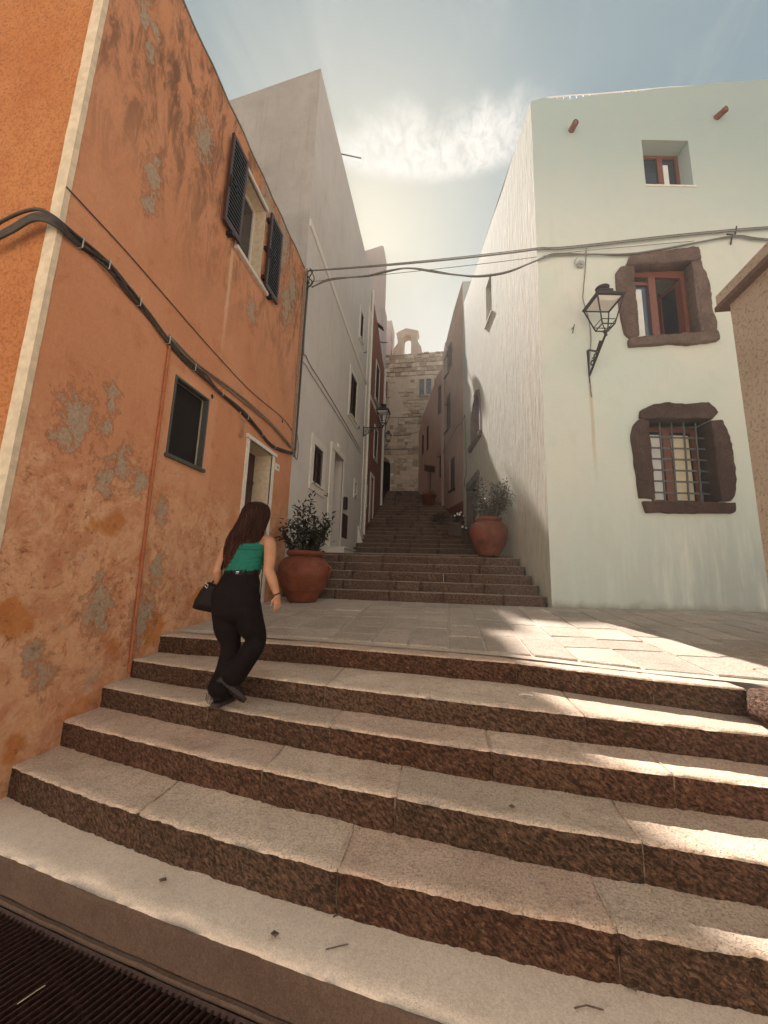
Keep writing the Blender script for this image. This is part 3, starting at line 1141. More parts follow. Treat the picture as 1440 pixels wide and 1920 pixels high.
mb.tube([(-3.10, y, O_TOP(y) + .004) for y in [2.2 + .2 * i for i in range(25)]], .018, 5)
mb.build('eaves_flashing', MT['cable_g'], oh)
# conduit painted over in a darker orange
mb = MB()
mb.tube([LEFT.P(3.49, 3.25, .02), LEFT.P(3.50, 1.5, .02), LEFT.P(3.54, -.30, .02)], .016, 8)
mb.build('conduit', MT['orange_dk'], oh)
# upper window
win = part_empty('window', oh)
mb = MB()
LEFT.box(mb, 4.50, 5.26, 6.87, 6.93, -.02, .035)
LEFT.box(mb, 4.47, 5.46, 5.395, 5.455, -.26, .06)
mb.build('stone_sill', MT['marble'], win)
mb = MB()
LEFT.box(mb, 4.50, 4.56, 5.46, 6.87, -.24, -.19)
LEFT.box(mb, 5.18, 5.24, 5.46, 6.87, -.24, -.19)
LEFT.box(mb, 4.56, 5.18, 6.81, 6.87, -.24, -.192)
LEFT.box(mb, 4.56, 5.18, 5.46, 5.53, -.24, -.192)
mb.build('window_frame', MT['marble'], win)
mb = MB()
LEFT.box(mb, 4.56, 5.18, 5.53, 6.81, -.225, -.215)
mb.build('pane', MT['glass'], win)
# shutters folded back on the wall, set off it on hinges
for (a, b) in ((4.07, 4.48), (5.30, 5.76)):
    sh = louvre_shutter(LEFT, oh, a, b, 5.46, 6.90, .05, 20, MT['shutter_br'], MT['slat_gr'], st=.05, th=.04)
    mb = MB()
    LEFT.box(mb, a + .015, a + .035, 6.02, 6.20, .09, .115)
    mb.tube([LEFT.P(a + .03, 6.15, .10), LEFT.P(a + .08, 6.14, .14), LEFT.P(a + .14, 5.98, .15)], .008, 6)
    mb.build('latch', MT['iron'], sh)
    mb = MB()
    e = b if a < 5 else a
    for z in (5.62, 6.18, 6.74):
        LEFT.box(mb, e - .03, e + .04, z - .03, z + .03, .0, .052)
    LEFT.box(mb, (a + b) / 2 - .03, (a + b) / 2 + .03, 5.40, 5.46, .0, .10)
    mb.build('hinge', MT['iron'], sh)
# lower window: iron frame with dark mesh board
win = part_empty('window', oh)
mb = MB()
w_ = .025
LEFT.box(mb, 3.66, 3.66 + w_, 1.98, 2.93, -.06, .012)
LEFT.box(mb, 4.30 - w_, 4.30, 1.98, 2.93, -.06, .012)
LEFT.box(mb, 3.66 + w_, 4.30 - w_, 2.93 - w_, 2.93, -.06, .010)
LEFT.box(mb, 3.64, 4.33, 1.945, 1.985, -.06, .045)
mb.build('iron_frame', MT['iron_gr'], win)
mb = MB()
LEFT.box(mb, 3.685, 4.275, 1.985, 2.905, -.10, -.085)
mb.build('window_board', MT['dark'], win)
# plaster repair round the lower window
# doorway
door = part_empty('doorway', oh)
mb = MB()
LEFT.box(mb, 5.31, 5.40, -.3, 2.79, -.02, .012)
LEFT.box(mb, 6.22, 6.31, -.3, 2.79, -.02, .012)
LEFT.box(mb, 5.28, 6.35, 2.79, 2.85, -.02, .035)
mb.build('door_frame', MT['white_trim'], door)
mb = MB()
for i in range(5):
    LEFT.box(mb, 5.40 + .164 * i + .003, 5.40 + .164 * (i + 1) - .003, .22, 2.25, -.36, -.33, .005)
LEFT.box(mb, 5.40, 6.22, 2.25, 2.31, -.36, -.318)
LEFT.box(mb, 5.40, 6.22, 2.31, 2.79, -.36, -.335)
mb.build('door', MT['wood_dk'], door)
# vent holes through the wall: short dark pipes
for (u, z, r) in ((4.345, 3.0, .033), (6.49, 3.56, .035)):
    mb = MB()
    vs = []
    for k in range(14):
        a = 2 * math.pi * k / 14
        vs.append(LEFT.P(u + r * math.cos(a), z + r * 1.25 * math.sin(a), .006))
    for k in range(14):
        a = 2 * math.pi * k / 14
        vs.append(LEFT.P(u + r * .8 * math.cos(a), z + r * math.sin(a), .008))
    mb.add(vs, [(i, (i + 1) % 14, 14 + (i + 1) % 14, 14 + i) for i in range(14)])
    mb.mi = 1
    mb.add(vs[14:], [tuple(range(14))])
    mb.build('vent_pipe', [MT['mortar'], MT['dark']], oh, fix=False)
hn = thing('house_number', 'small white glazed tile with the number 10 beside the white orange-house doorway', 'sign', tuple(LEFT.P(6.43, 2.635)))
mb = MB()
LEFT.box(mb, 6.345, 6.515, 2.57, 2.70, .0, .014, .003)
mb.build('tile', MT['plate'], hn)
fc = bpy.data.curves.new('numerals', 'FONT')
fc.body = '10'
fc.size = .075
fc.align_x = 'CENTER'
fc.extrude = .001
fc.materials.append(MT['ink'])
tmp = bpy.data.objects.new('numerals', fc)
C.objects.link(tmp)
me = bpy.data.meshes.new_from_object(tmp.evaluated_get(bpy.context.evaluated_depsgraph_get()))
bpy.data.objects.remove(tmp)
me.transform(Matrix(((0, 0, 1, -3.1 + .016), (1, 0, 0, 6.43), (0, 1, 0, 2.608), (0, 0, 0, 1))))
child(bpy.data.objects.new('numerals', me), hn)

# ------------------------------------------------------------------ grey house
gh = thing('grey_house', 'tall pale grey house with white window surrounds beside the orange house', 'house', (-5.5, 10.4, .3))
gfr = Fr((-3.1, 7.065, 0), (-1, 0, 0), (0, -1, 0))
W2, W1, SW = (12.13, 12.56, 9.14, 10.2, .14), (11.21, 12.02, 5.86, 7.27, .14), (8.27, 8.95, 2.83, 3.75, .10)
GD, SMW = (9.87, 10.82, 1.45, 4.12, .40), (12.33, 12.60, 3.43, 3.84, .14)
wall('alley_wall', LEFT, 7.065, 13.85, -.3, lambda u: 12.98 - .02 * (u - 7), [W2, W1, SW, GD, SMW], MT['grey_w'], gh)
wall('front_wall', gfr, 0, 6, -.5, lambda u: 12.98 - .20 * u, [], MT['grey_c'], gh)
quad('roof', [(-3.1, 7.065, 12.97), (-9.1, 7.065, 11.78), (-9.1, 13.85, 11.66), (-3.1, 13.85, 12.83)], MT['earth'], gh)
quad('end_wall', [(-3.1, 13.85, -.3), (-9.1, 13.85, -.3), (-9.1, 13.85, 11.66), (-3.1, 13.85, 12.83)], MT['grey_w'], gh)
quad('back_wall', [(-9.1, 7.065, -.3), (-9.1, 13.85, -.3), (-9.1, 13.85, 11.66), (-9.1, 7.065, 11.78)], MT['grey_w'], gh)
mb = MB()
mb.prism([LEFT.P(7.10, 8.52, -.02), LEFT.P(13.5, 7.98, -.02), LEFT.P(13.5, 8.13, -.02), LEFT.P(7.10, 8.70, -.02)], (.05, 0, 0))
mb.build('string_course', MT['white_trim'], gh)
mb = MB()
LEFT.box(mb, 13.42, 13.78, 2.3, 11.35, -.02, .03)
mb.build('corner_band', MT['white_trim'], gh)


def shuttered(fr, house, w, n, fw, mat='shutter_br', sill=True, fmat='white_trim', leaves=1):
    a, b, c, d, dep = w
    win = part_empty('window', house)
    trim_frame(fr, win, a, b, c, d, fw, MT[fmat], sill=sill)
    mb = MB()
    fr.box(mb, a - fw * .4, b + fw * .4, c - .04, c, -.10, .07)
    mb.build('sill', MT[fmat], win)
    return win


def holdbacks(fr, house, u, z):
    mb = MB()
    mb.tube([fr.P(u, z, 0), fr.P(u, z, .10)], .010, 6)
    mb.tube([fr.P(u - .02, z - .05, .10), fr.P(u + .01, z + .06, .11)], .014, 6)
    mb.build('shutter_catch', MT['iron'], house)


shuttered(LEFT, gh, SW, 14, .20)
louvre_shutter(LEFT, gh, 8.27, 8.61, 2.83, 3.75, -.06, 15, MT['shutter_br'], MT['shutter_br'])
louvre_shutter(LEFT, gh, 8.612, 8.95, 2.83, 3.75, -.06, 15, MT['shutter_br'], MT['shutter_br'])
holdbacks(LEFT, gh, 8.22, 2.82)
holdbacks(LEFT, gh, 9.15, 2.70)
shuttered(LEFT, gh, W1, 16, .16)
louvre_shutter(LEFT, gh, 11.21, 11.61, 5.86, 7.27, -.05, 22, MT['shutter_br'], MT['shutter_br'])
louvre_shutter(LEFT, gh, 11.612, 12.02, 5.86, 7.27, -.05, 22, MT['shutter_br'], MT['shutter_br'])
holdbacks(LEFT, gh, 11.12, 5.83)
holdbacks(LEFT, gh, 12.22, 5.74)
shuttered(LEFT, gh, W2, 16, .13)
louvre_shutter(LEFT, gh, 12.13, 12.56, 9.14, 10.2, -.05, 16, MT['shutter_br'], MT['shutter_br'])
holdbacks(LEFT, gh, 12.80, 8.95)
win = shuttered(LEFT, gh, SMW, 16, .12)
mb = MB()
LEFT.box(mb, 12.33, 12.60, 3.43, 3.84, -.11, -.08)
mb.build('pane', MT['dark'], win)
door = part_empty('doorway', gh)
mb = MB()
LEFT.box(mb, 9.53, 9.87, 1.45, 4.12, -.02, .03)
LEFT.box(mb, 10.82, 10.90, 1.45, 4.12, -.02, .03)
LEFT.box(mb, 9.53, 10.95, 4.12, 4.28, -.02, .045)
LEFT.box(mb, 10.10, 10.35, 4.28, 4.42, -.02, .05)
mb.build('door_frame', MT['white_trim'], door)
mb = MB()
LEFT.box(mb, 9.87, 10.34, 1.45, 4.12, -.40, -.36, .006)
LEFT.box(mb, 10.346, 10.82, 1.45, 4.12, -.40, -.36, .006)
mb.build('door', MT['wood_dk'], door)
mb = MB()
mb.box((-3.11, 9.60, 1.1), (.50, 0, 0), (0, 1.05, 0), (0, 0, .31))
mb.build('stoop', MT['grey_w'], gh)
mb = MB()
mb.box((-3.11, 9.57, 1.41), (.54, 0, 0), (0, 1.11, 0), (0, 0, .035), .006)
mb.build('stoop_slab', MT['marble'], gh)
mb = MB()
LEFT.box(mb, 11.0, 11.62, 1.84, 2.57, -.02, .012)
mb.build('meter_door', MT['wood_dk'], gh)
mb = MB()
LEFT.box(mb, 11.04, 11.24, 2.70, 3.07, -.02, .09)
mb.build('letter_box', MT['iron'], gh)
mb = MB()
mb.tube([LEFT.P(13.80, 12.4, .07), LEFT.P(13.80, 2.1, .07)], .045, 10)
mb.build('downpipe', MT['white_trim'], gh)
mb = MB()
mb.prism([V(-3.1, 13.1, 1.6), V(-2.86, 13.1, 1.6), V(-3.1, 13.1, 2.5)], (0, .7, 0))
mb.build('buttress', MT['white_trim'], gh)
pole = MB()
pole.tube([(-3.33, 9.45, 13.60), (-2.62, 9.45, 13.30)], .018, 6)
tag(pole.build('roof_pole', MT['iron_gr']), 'thin metal pole leaning out over the roof edge of the tall grey house', 'pole')
pm = MB()

# ------------------------------------------------------------------ red house
rh = thing('red_house', 'dull red house between the grey house and the pale lilac house', 'house', (-5, 15.6, 2.5))
RT = lambda u: lerp(u, [(13.85, 12.30), (14.4, 12.23), (15.55, 11.77), (16.55, 11.2), (17.35, 10.85)])
RW1, RW2, RDR, RSM = (15.30, 16.05, 8.35, 10.05, .14), (15.45, 16.10, 5.76, 7.10, .14), (14.98, 15.60, 2.85, 4.78, .3), (14.0, 14.22, 3.42, 4.12, .12)
wall('alley_wall', LEFT, 13.85, 17.37, .3, RT, [RW1, RW2, RDR, RSM], MT['red_w'], rh, us=(14.4, 15.55, 16.55))
quad('roof', [(-3.1, 13.85, 12.28), (-9, 13.85, 12.0), (-9, 17.37, 10.7), (-3.1, 17.37, 10.84)], MT['earth'], rh)
quad('end_wall', [(-3.1, 17.37, .3), (-9, 17.37, .3), (-9, 17.37, 10.7), (-3.1, 17.37, 10.84)], MT['red_w'], rh)
mb = MB()
LEFT.box(mb, 13.86, 17.36, 7.82, 8.0, -.02, .03)
mb.build('string_course', MT['white_trim'], rh)
for w, n in ((RW1, 24), (RW2, 20)):
    shuttered(LEFT, rh, w, n, .10)
    louvre_shutter(LEFT, rh, w[0], (w[0] + w[1]) / 2 - .001, w[2], w[3], -.03, n, MT['shutter_br'], MT['shutter_br'])
    louvre_shutter(LEFT, rh, (w[0] + w[1]) / 2 + .001, w[1], w[2], w[3], -.03, n, MT['shutter_br'], MT['shutter_br'])
shuttered(LEFT, rh, RSM, 8, .12)
door = part_empty('doorway', rh)
mb = MB()
LEFT.box(mb, 14.85, 14.98, 2.85, 4.78, -.02, .03)
LEFT.box(mb, 15.60, 15.73, 2.85, 4.78, -.02, .03)
LEFT.box(mb, 14.85, 15.73, 4.78, 4.92, -.02, .035)
mb.build('door_frame', MT['white_trim'], door)
mb = MB()
LEFT.box(mb, 14.98, 15.60, 2.85, 4.78, -.12, -.08)
mb.build('door', MT['white_trim'], door)
mb = MB()
mb.prism([V(-3.12, 15.3, 12.02), V(-2.85, 15.3, 11.75), V(-2.85, 15.3, 11.70), V(-3.12, 15.3, 11.93)], (0, .25, 0))
mb.tube([(-3.1, 16.0, 11.5), (-2.95, 16.0, 11.45), (-2.75, 16.0, 11.45)], .02, 6)
mb.build('roof_bracket', MT['wood_dk'], rh)
mb = MB()
mb.tube([LEFT.P(17.30, 10.8, .06), LEFT.P(17.30, 3.6, .06)], .06, 10)
mb.build('downpipe', MT['white_trim'], rh)

# ------------------------------------------------------------------ lilac house
lh = thing('lilac_house', 'pale lilac plastered house rising above the red roof, its corner cut against the sky', 'house', (-5, 18.4, 3.5))
mb = MB()
mb.mi = 0
pr = [(-3.32, 3.0), (-3.32, 17.75), (-3.36, 18.0), (-3.46, 18.08), (-6.6, 17.35), (-6.6, 3.0)]
mb.prism([V(x, 17.40, z) for x, z in pr], (0, .85, 0))
mb.build('wall', MT['lilac_w'], lh)
mb = MB()
mb.box((-3.32, 17.44, 3.0), (.12, 0, 0), (0, .78, 0), (0, 0, 11.4))
mb.build('wall_pier', MT['lilac_w'], lh)

# ------------------------------------------------------------------ fortress
fort = thing('stone_fortress', 'old rubble stone wall with a bell gable closing the top of the alley', 'fortress', (-2.2, 19.8, 4.9))
CF = Fr((0, 19.5, 0), (1, 0, 0), (0, -1, 0))
AR = (-4.0, -2.98)                          # arch jambs
arch_c, arch_r, arch_s = -3.49, .51, 6.58
mb = MB()
# wall core with an arched gate, built as columns either side and a lintel band with a curved underside
ctop = lambda u: 13.05 + .05 * math.sin(u * 5) + .04 * math.sin(u * 11.3)
us = [-7 + .25 * i for i in range(13)]
def core(u0, u1, za, zb0, zb1, d0=-.9, d1=0.0):
    mb.prism([CF.P(u0, za, d0), CF.P(u1, za, d0), CF.P(u1, zb1, d0), CF.P(u0, zb0, d0)], CF.n * (d1 - d0))
core(-8, AR[0], 3.5, ctop(-8), ctop(-4))
core(AR[1], 4.0, 3.5, ctop(-2.9), ctop(4))
seg = 12
for i in range(seg):
    a0, a1 = math.pi * (1 - i / seg), math.pi * (1 - (i + 1) / seg)
    ua, ub = arch_c + arch_r * math.cos(a0), arch_c + arch_r * math.cos(a1)
    za, zb = arch_s + arch_r * math.sin(a0), arch_s + arch_r * math.sin(a1)
    mb.prism([CF.P(ua, za, -.9), CF.P(ub, zb, -.9), CF.P(ub, 13.02, -.9), CF.P(ua, 13.02, -.9)], CF.n * .9)
mb.build('mortar_core', MT['castle_m'], fort)
mb = MB()
mb.box((-4.2, 20.38, 4.5), (1.4, 0, 0), (0, 2.4, 0), (0, 0, 2.7))
mb.build('gate_passage', MT['dark'], fort)
mb = MB()
mb.box((-8, 19.55, 11.5), (4.85, 0, 0), (0, 1.2, 0), (0, 0, 3.7))  # added block behind the lilac house, shades the plaza left of the gable
mb.build('added_shade_block', MT['lilac_w'], fort)
# bell gable
def gpoly(o, hole):
    return o
m = MB()
G_out = [(-3.05, 13.03), (-3.04, 13.38), (-2.78, 13.77), (-2.80, 14.15), (-2.87, 14.36), (-2.80, 14.46), (-2.31, 14.67), (-1.66, 14.47), (-1.60, 14.36), (-1.70, 14.2),
         (-1.71, 14.02), (-1.62, 13.74), (-1.45, 13.42), (-1.40, 13.10), (-1.40, 13.03)]
gx0, gx1, gs, gr = -2.44, -2.02, 14.02, .21
hole = [(gx0, 13.03)] + [((gx0 + gx1) / 2 - gr * math.cos(math.pi * i / 10), gs + gr * math.sin(math.pi * i / 10)) for i in range(11)] + [(gx1, 13.03)]
# outline of a thick arch: left outer side up, over, down, then the opening back
poly = G_out + hole[::-1]
for d in (0.0,):
    vsf = [CF.P(u, z, -.08) for u, z in poly]
    vsb = [CF.P(u, z, -.62) for u, z in poly]
bmm = bmesh.new()
vf = [bmm.verts.new(p) for p in vsf]
face = bmm.faces.new(vf)
r = bmesh.ops.extrude_face_region(bmm, geom=[face])
vv = [e for e in r['geom'] if isinstance(e, bmesh.types.BMVert)]
bmesh.ops.translate(bmm, verts=vv, vec=CF.n * -.54)
bmesh.ops.triangulate(bmm, faces=bmm.faces[:])
bmesh.ops.recalc_face_normals(bmm, faces=bmm.faces)
me = bpy.data.meshes.new('bell_gable')
bmm.to_mesh(me)
bmm.free()
me.materials.append(MT['castle_m'])
child(bpy.data.objects.new('bell_gable', me), fort)
# courses of stone, the visible ones each its own block
rc = random.Random(21)
z = 4.98
NS = 0
rest = MB()
WINS = [(-3.62, -3.20, 10.5, 11.47), (-1.58, -.80, 10.5, 11.50), (-3.62, -3.22, 8.1, 9.02)]
stone_list = []
while z < 13.0:
    if z > 12.93: break
    hgt = rc.uniform(.17, .27)
    if z + hgt > 12.95: hgt = 13.02 - z
    u = -3.75 - rc.uniform(0, .2)
    while u < .1:
        L = rc.uniform(.22, .52)
        a, b, c, d = u + .012, u + L - .012, z + .010, z + hgt - .010
        u += L
        if any(b > w[0] and a < w[1] and d > w[2] and c < w[3] for w in WINS): continue
        if a < AR[1] + .02 and b > AR[0] and c < arch_s + arch_r + .05: 
            if b > AR[1] + .1 and c < arch_s: a = AR[1] + .01
            else: continue
        # large areas of the wall keep their old plaster
        pl = noise.noise(V((a + b) * .42, z * .62, 7.7))
        if 7.6 < z < 11.6 and pl > .18: continue
        if rc.random() < .05: continue
        stone_list.append((a, b, c, d, rc.uniform(.012, .05) if z < 11.5 else rc.uniform(.02, .09)))
    z += hgt
vis = [s for s in stone_list if s[1] > -3.3 and s[0] < -.35 and not (s[0] > -1.0 and s[3] < 10.3) and not (s[0] > -1.25 and s[3] < 8.5)]
rc.shuffle(vis)
keep = set(vis[:298])
for s in stone_list:
    a, b, c, d, pr_ = s
    m = MB() if s in keep else rest
    m.mi = 1 if rc.random() < .38 else 0
    j = lambda: rc.uniform(-.016, .016)
    q = [CF.P(a + j(), c + j(), 0), CF.P(b + j(), c + j(), 0), CF.P(b + j(), d + j(), 0), CF.P(a + j(), d + j(), 0)]
    cx = sum(q, V(0, 0, 0)) / 4
    inn = [p.lerp(cx, .16) + CF.n * (pr_ + rc.uniform(-.008, .008)) for p in q]
    midr = [p.lerp(cx, .03) + CF.n * pr_ * .65 for p in q]
    q = [p - CF.n * .02 for p in q]
    m.add(q + midr + inn, [(0, 1, 5, 4), (1, 2, 6, 5), (2, 3, 7, 6), (3, 0, 4, 7), (4, 5, 9, 8), (5, 6, 10, 9), (6, 7, 11, 10), (7, 4, 8, 11), (8, 9, 10, 11)])
    if s in keep:
        m.build('stone', [MT['castle'], MT['castle2']], fort)
if rest.v:
    tag(rest.build('stone_courses', [MT['castle'], MT['castle2']], fort), kind='stuff')
# top of the wall: tumbled cap stones
for i in range(16):
    u = -3.4 + i * .2 + rc.uniform(-.05, .05)
    if -3.1 < u < -1.4: continue
    m = MB()
    s = rc.uniform(.07, .12)
    m.box(CF.P(u, 12.98, -.3), V(s * 1.6, 0, 0), V(0, .25, 0), V(0, 0, s), .02)
    m.build('cap_stone', MT['castle'], fort)
# windows let into the wall
for (a, b, c, d) in WINS:
    win = part_empty('window', fort)
    mb = MB()
    t = .07
    CF.box(mb, a, a + t, c, d, -.05, .05)
    CF.box(mb, b - t, b, c, d, -.05, .05)
    CF.box(mb, a + t, b - t, d - t, d, -.05, .048)
    CF.box(mb, a - .04, b + .04, c - .05, c, -.05, .09)
    if b - a > .6: CF.box(mb, (a + b) / 2 - .05, (a + b) / 2 + .05, c, d - t, -.05, .04)
    mb.build('window_frame', MT['castle'], win)
    mb = MB()
    CF.box(mb, a + t, b - t, c, d - t, .002, .012)
    mb.build('pane', MT['red_w'] if b - a < .6 else MT['glass'], win)
mb = MB()
CF.box(mb, -2.95, -2.80, 6.0, 6.12, .05, .08)
tag(mb.build('wall_plaque', MT['plate']), 'tiny white plaque on the fortress wall just right of the dark arch', 'sign')

# ------------------------------------------------------------------ mint house
mh = thing('mint_house', 'pale mint green house with dark basalt framed windows on the right', 'house', (4, 10, .3))
M_TOP = lambda u: lerp(u, [(0, 10.92), (.3, 11.02), (.8, 10.98), (1.2, 11.09), (2.4, 11.27), (3.5, 11.44), (5.2, 11.66), (8, 11.9)]) + .015 * math.sin(u * 5)
A_TOP = lambda u: lerp(u, [(0, 10.92), (1.29, 11.10), (2.24, 11.17), (3.07, 11.36), (4.19, 11.56), (5.66, 11.80), (8.05, 12.25)])
UPW, MIDW, BARW = (2.30, 3.28, 8.83, 9.97, .38), (1.82, 3.06, 5.36, 7.06, .9), (1.84, 3.06, 2.12, 3.76, .75)
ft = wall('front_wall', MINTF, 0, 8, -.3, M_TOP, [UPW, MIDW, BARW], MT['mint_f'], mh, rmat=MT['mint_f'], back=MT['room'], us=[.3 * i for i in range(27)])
SLIT, ARCHW, MDOOR = (3.43, 4.10, 8.45, 9.80, .30), (5.12, 6.34, 5.40, 6.98, .35), (5.50, 7.15, 1.30, 4.10, .25)
wall('alley_wall', MINTA, 0, 8.05, -.3, A_TOP, [SLIT, ARCHW, MDOOR], MT['mint_s'], mh, us=[.35 * i for i in range(24)])
endp = MINTA.P(8.05, 0)
quad('roof', [MINTF.P(0, 10.9), MINTF.P(8, 11.7), V(8.5, 15.0, 11.9), V(endp.x, endp.y, 12.2)], MT['earth'], mh)
quad('end_wall', [MINTF.P(8, -.3), V(8.5, 15.0, -.3), V(8.5, 15, 11.9), MINTF.P(8, 11.8)], MT['mint_f'], mh)
# roof railing
mb = MB()
RZ = lambda u: lerp(u, [(.33, 11.17), (1.03, 11.27), (1.42, 11.30), (3.09, 11.53), (5.2, 11.72)])
mb.tube([MINTF.P(u, RZ(u), -.10) for u in [.33 + .2 * i for i in range(26)]], .011, 5)
mb.tube([MINTF.P(u, RZ(u) - .12, -.10) for u in [.33 + .2 * i for i in range(26)]], .008, 5)
for i in range(34):
    u = .33 + .145 * i
    mb.tube([MINTF.P(u, RZ(u), -.10), MINTF.P(u, RZ(u) - .26, -.10)], .008, 5)
mb.build('roof_railing', MT['fabric_w'], mh)
# water spouts
for (u, z, tu, tz) in ((.83, 10.17, .02, -.07), (3.94, 10.59, .10, -.06)):
    mb = MB()
    a = MINTF.P(u, z, -.02)
    b = MINTF.P(u + tu * .6, z + tz * .6, .18)
    mb.sm = True
    mb.tube([a, b], .062, 14, cap=False)
    mb.tube([b, a], .046, 14, cap=True)
    mb.sm = False
    mb.build('rain_spout', MT['spout'], mh, fix=False)
# upper window
win = part_empty('window', mh)
s_ = sash(MINTF, win, 2.46, 3.28, 9.05, 9.965, -.30, MT['wood_red'], 2, .07, name='sash')
mb = MB()
MINTF.box(mb, 2.31, 2.46, 8.84, 9.96, -.36, -.28)
MINTF.box(mb, 2.46, 3.27, 8.84, 9.05, -.36, -.28)
mb.build('window_lining', MT['mint_f'], win)
mb = MB()
MINTF.box(mb, 2.28, 3.32, 8.80, 8.835, -.3, .02)
mb.build('sill', MT['white_trim'], win)
mb = MB()
MINTF.box(mb, 2.94, 3.06, 9.15, 9.75, -.327, -.322)
mb.build('curtain', MT['curtain'], win)
# middle window: open sash in a basalt surround
win = part_empty('window', mh)
rough_stone(MINTF, [(1.72, 6.90), (1.83, 7.14), (3.20, 7.36), (3.22, 7.08), (3.04, 7.03)], -.32, .05, MT['basalt'], win, seed=1)
rough_stone(MINTF, [(1.87, 6.89), (1.62, 6.87), (1.52, 6.72), (1.50, 6.44), (1.54, 5.74), (1.60, 5.40), (1.68, 5.31), (1.87, 5.37)], -.32, .045, MT['basalt'], win, seed=2)
rough_stone(MINTF, [(3.02, 7.02), (3.19, 7.06), (3.28, 6.75), (3.33, 6.42), (3.31, 5.90), (3.37, 5.72), (3.34, 5.52), (3.02, 5.49)], -.32, .045, MT['basalt'], win, seed=3)
rough_stone(MINTF, [(1.65, 5.30), (3.33, 5.50), (3.34, 5.30), (2.75, 5.20), (2.5, 5.22), (1.64, 5.13)], -.30, .09, MT['basalt'], win, seed=4)
mb = MB()
MINTF.box(mb, 1.87, 1.94, 5.40, 6.98, -.26, -.18)
MINTF.box(mb, 2.94, 3.02, 5.46, 7.0, -.26, -.18)
MINTF.box(mb, 1.94, 2.94, 6.84, 7.0, -.26, -.182)
MINTF.box(mb, 1.90, 2.30, 6.66, 6.72, -.27, -.19)
MINTF.box(mb, 1.90, 2.30, 5.38, 5.44, -.27, -.19)
MINTF.box(mb, 2.28, 2.42, 5.40, 6.84, -.28, -.17)
mb.build('window_frame', MT['wood_red'], win)
mb = MB()
MINTF.box(mb, 1.94, 2.28, 5.44, 6.66, -.235, -.228)
mb.build('pane', material('blue_reflecting_glass', lambda b: b.bsdf((.02, .045, .08), .05, Specular_IOR_Level=.9)), win)
mb = MB()
vs = []
for i in range(13):
    u = 1.94 + .22 * i / 12
    vs += [MINTF.P(u, 5.44, -.216 + .008 * math.sin(i * 2.1)), MINTF.P(u - .0 * i, 6.58, -.216 + .006 * math.sin(i * 2.1))]
mb.add(vs, [(2 * i, 2 * i + 2, 2 * i + 3, 2 * i + 1) for i in range(12)])
mb.build('curtain', MT['curtain'], win, fix=False)
# the right-hand leaf swung into the room
hinge = MINTF.P(2.94, 0, -.26)
LEAF = Fr(hinge, (MINTF.u * -.18 - MINTF.n * .98), (MINTF.u * -.98 + MINTF.n * .18))
sash(LEAF, win, 0, .48, 5.46, 6.82, 0, MT['wood_red'], 1, .07, name='open_sash')
# barred window
win = part_empty('window', mh)
rough_stone(MINTF, [(1.74, 3.70), (1.76, 3.86), (2.0, 3.98), (2.3, 4.03), (2.6, 4.01), (3.02, 4.06), (3.18, 3.86), (3.06, 3.74)], -.32, .05, MT['basalt_dk'], win, seed=5)
rough_stone(MINTF, [(1.89, 3.67), (1.72, 3.69), (1.61, 3.56), (1.55, 3.40), (1.57, 2.9), (1.61, 2.21), (1.89, 2.20)], -.32, .045, MT['basalt_dk'], win, seed=6)
rough_stone(MINTF, [(3.03, 3.70), (3.24, 3.73), (3.31, 3.5), (3.36, 3.22), (3.35, 2.60), (3.28, 2.30), (3.22, 2.20), (3.03, 2.20)], -.32, .045, MT['basalt_dk'], win, seed=7)
rough_stone(MINTF, [(1.65, 2.15), (3.27, 2.18), (3.26, 2.02), (3.20, 1.98), (1.70, 1.95)], -.25, .07, MT['basalt_dk'], win, seed=8)
BW = sash(MINTF, win, 1.88, 3.03, 2.17, 3.70, -.34, MT['wood_red'], 2, .09, name='sash')
mb = MB()
MINTF.box(mb, 1.98, 2.36, 2.28, 3.55, -.366, -.360)
mb.build('curtain', MT['curtain'], win)
mb = MB()
MINTF.box(mb, 2.56, 2.90, 2.28, 3.55, -.366, -.360)
mb.build('curtain', MT['curtain_y'], win)
for (u0, u1) in ((1.99, 1.97), (2.21, 2.18), (2.43, 2.39), (2.66, 2.61), (2.88, 2.84)):
    mb = MB()
    mb.tube([MINTF.P(u0, 3.72, -.14), MINTF.P(u1, 2.14, -.14)], .017, 8)
    mb.build('bar', MT['iron_gr'], win)
for i in range(6):
    z = 3.43 - .212 * i
    mb = MB()
    MINTF.box(mb, 1.86, 3.06, z - .016, z + .016, -.168, -.150)
    mb.build('bar', MT['iron_gr'], win)
# slit, arched window and door on the alley side
win = part_empty('window', mh)
mb = MB()
MINTA.box(mb, 3.43, 4.10, 8.46, 9.79, -.29, -.27)
mb.build('pane', MT['palehouse'], win)
mb = MB()
MINTA.box(mb, 3.34, 4.18, 8.42, 8.45, -.2, .05)
mb.build('sill', MT['marble'], win)
win = part_empty('window', mh)
def arch_pts(u0, u1, z0, zs, rise, n=10):
    c_, r_ = (u0 + u1) / 2, (u1 - u0) / 2
    return [(u0, z0)] + [(c_ - r_ * math.cos(math.pi * i / n), zs + rise * math.sin(math.pi * i / n)) for i in range(n + 1)] + [(u1, z0)]
ou, inn = arch_pts(4.96, 6.5, 5.40, 6.45, .66), arch_pts(5.14, 6.32, 5.40, 6.42, .50)
for i in range(len(ou) - 1):
    if i in (0, len(ou) - 2) or i % 3 == 1:
        j = i + 1 if i in (0, len(ou) - 2) else min(i + 3, len(ou) - 2)
        pts = [ou[q] for q in range(i, j + 1)] + [inn[q] for q in range(j, i - 1, -1)]
        mb = MB()
        mb.prism([MINTA.P(a, b, -.34) for a, b in pts], MINTA.n * .365)
        mb.build('stone', MT['basalt'], win)
mb = MB()
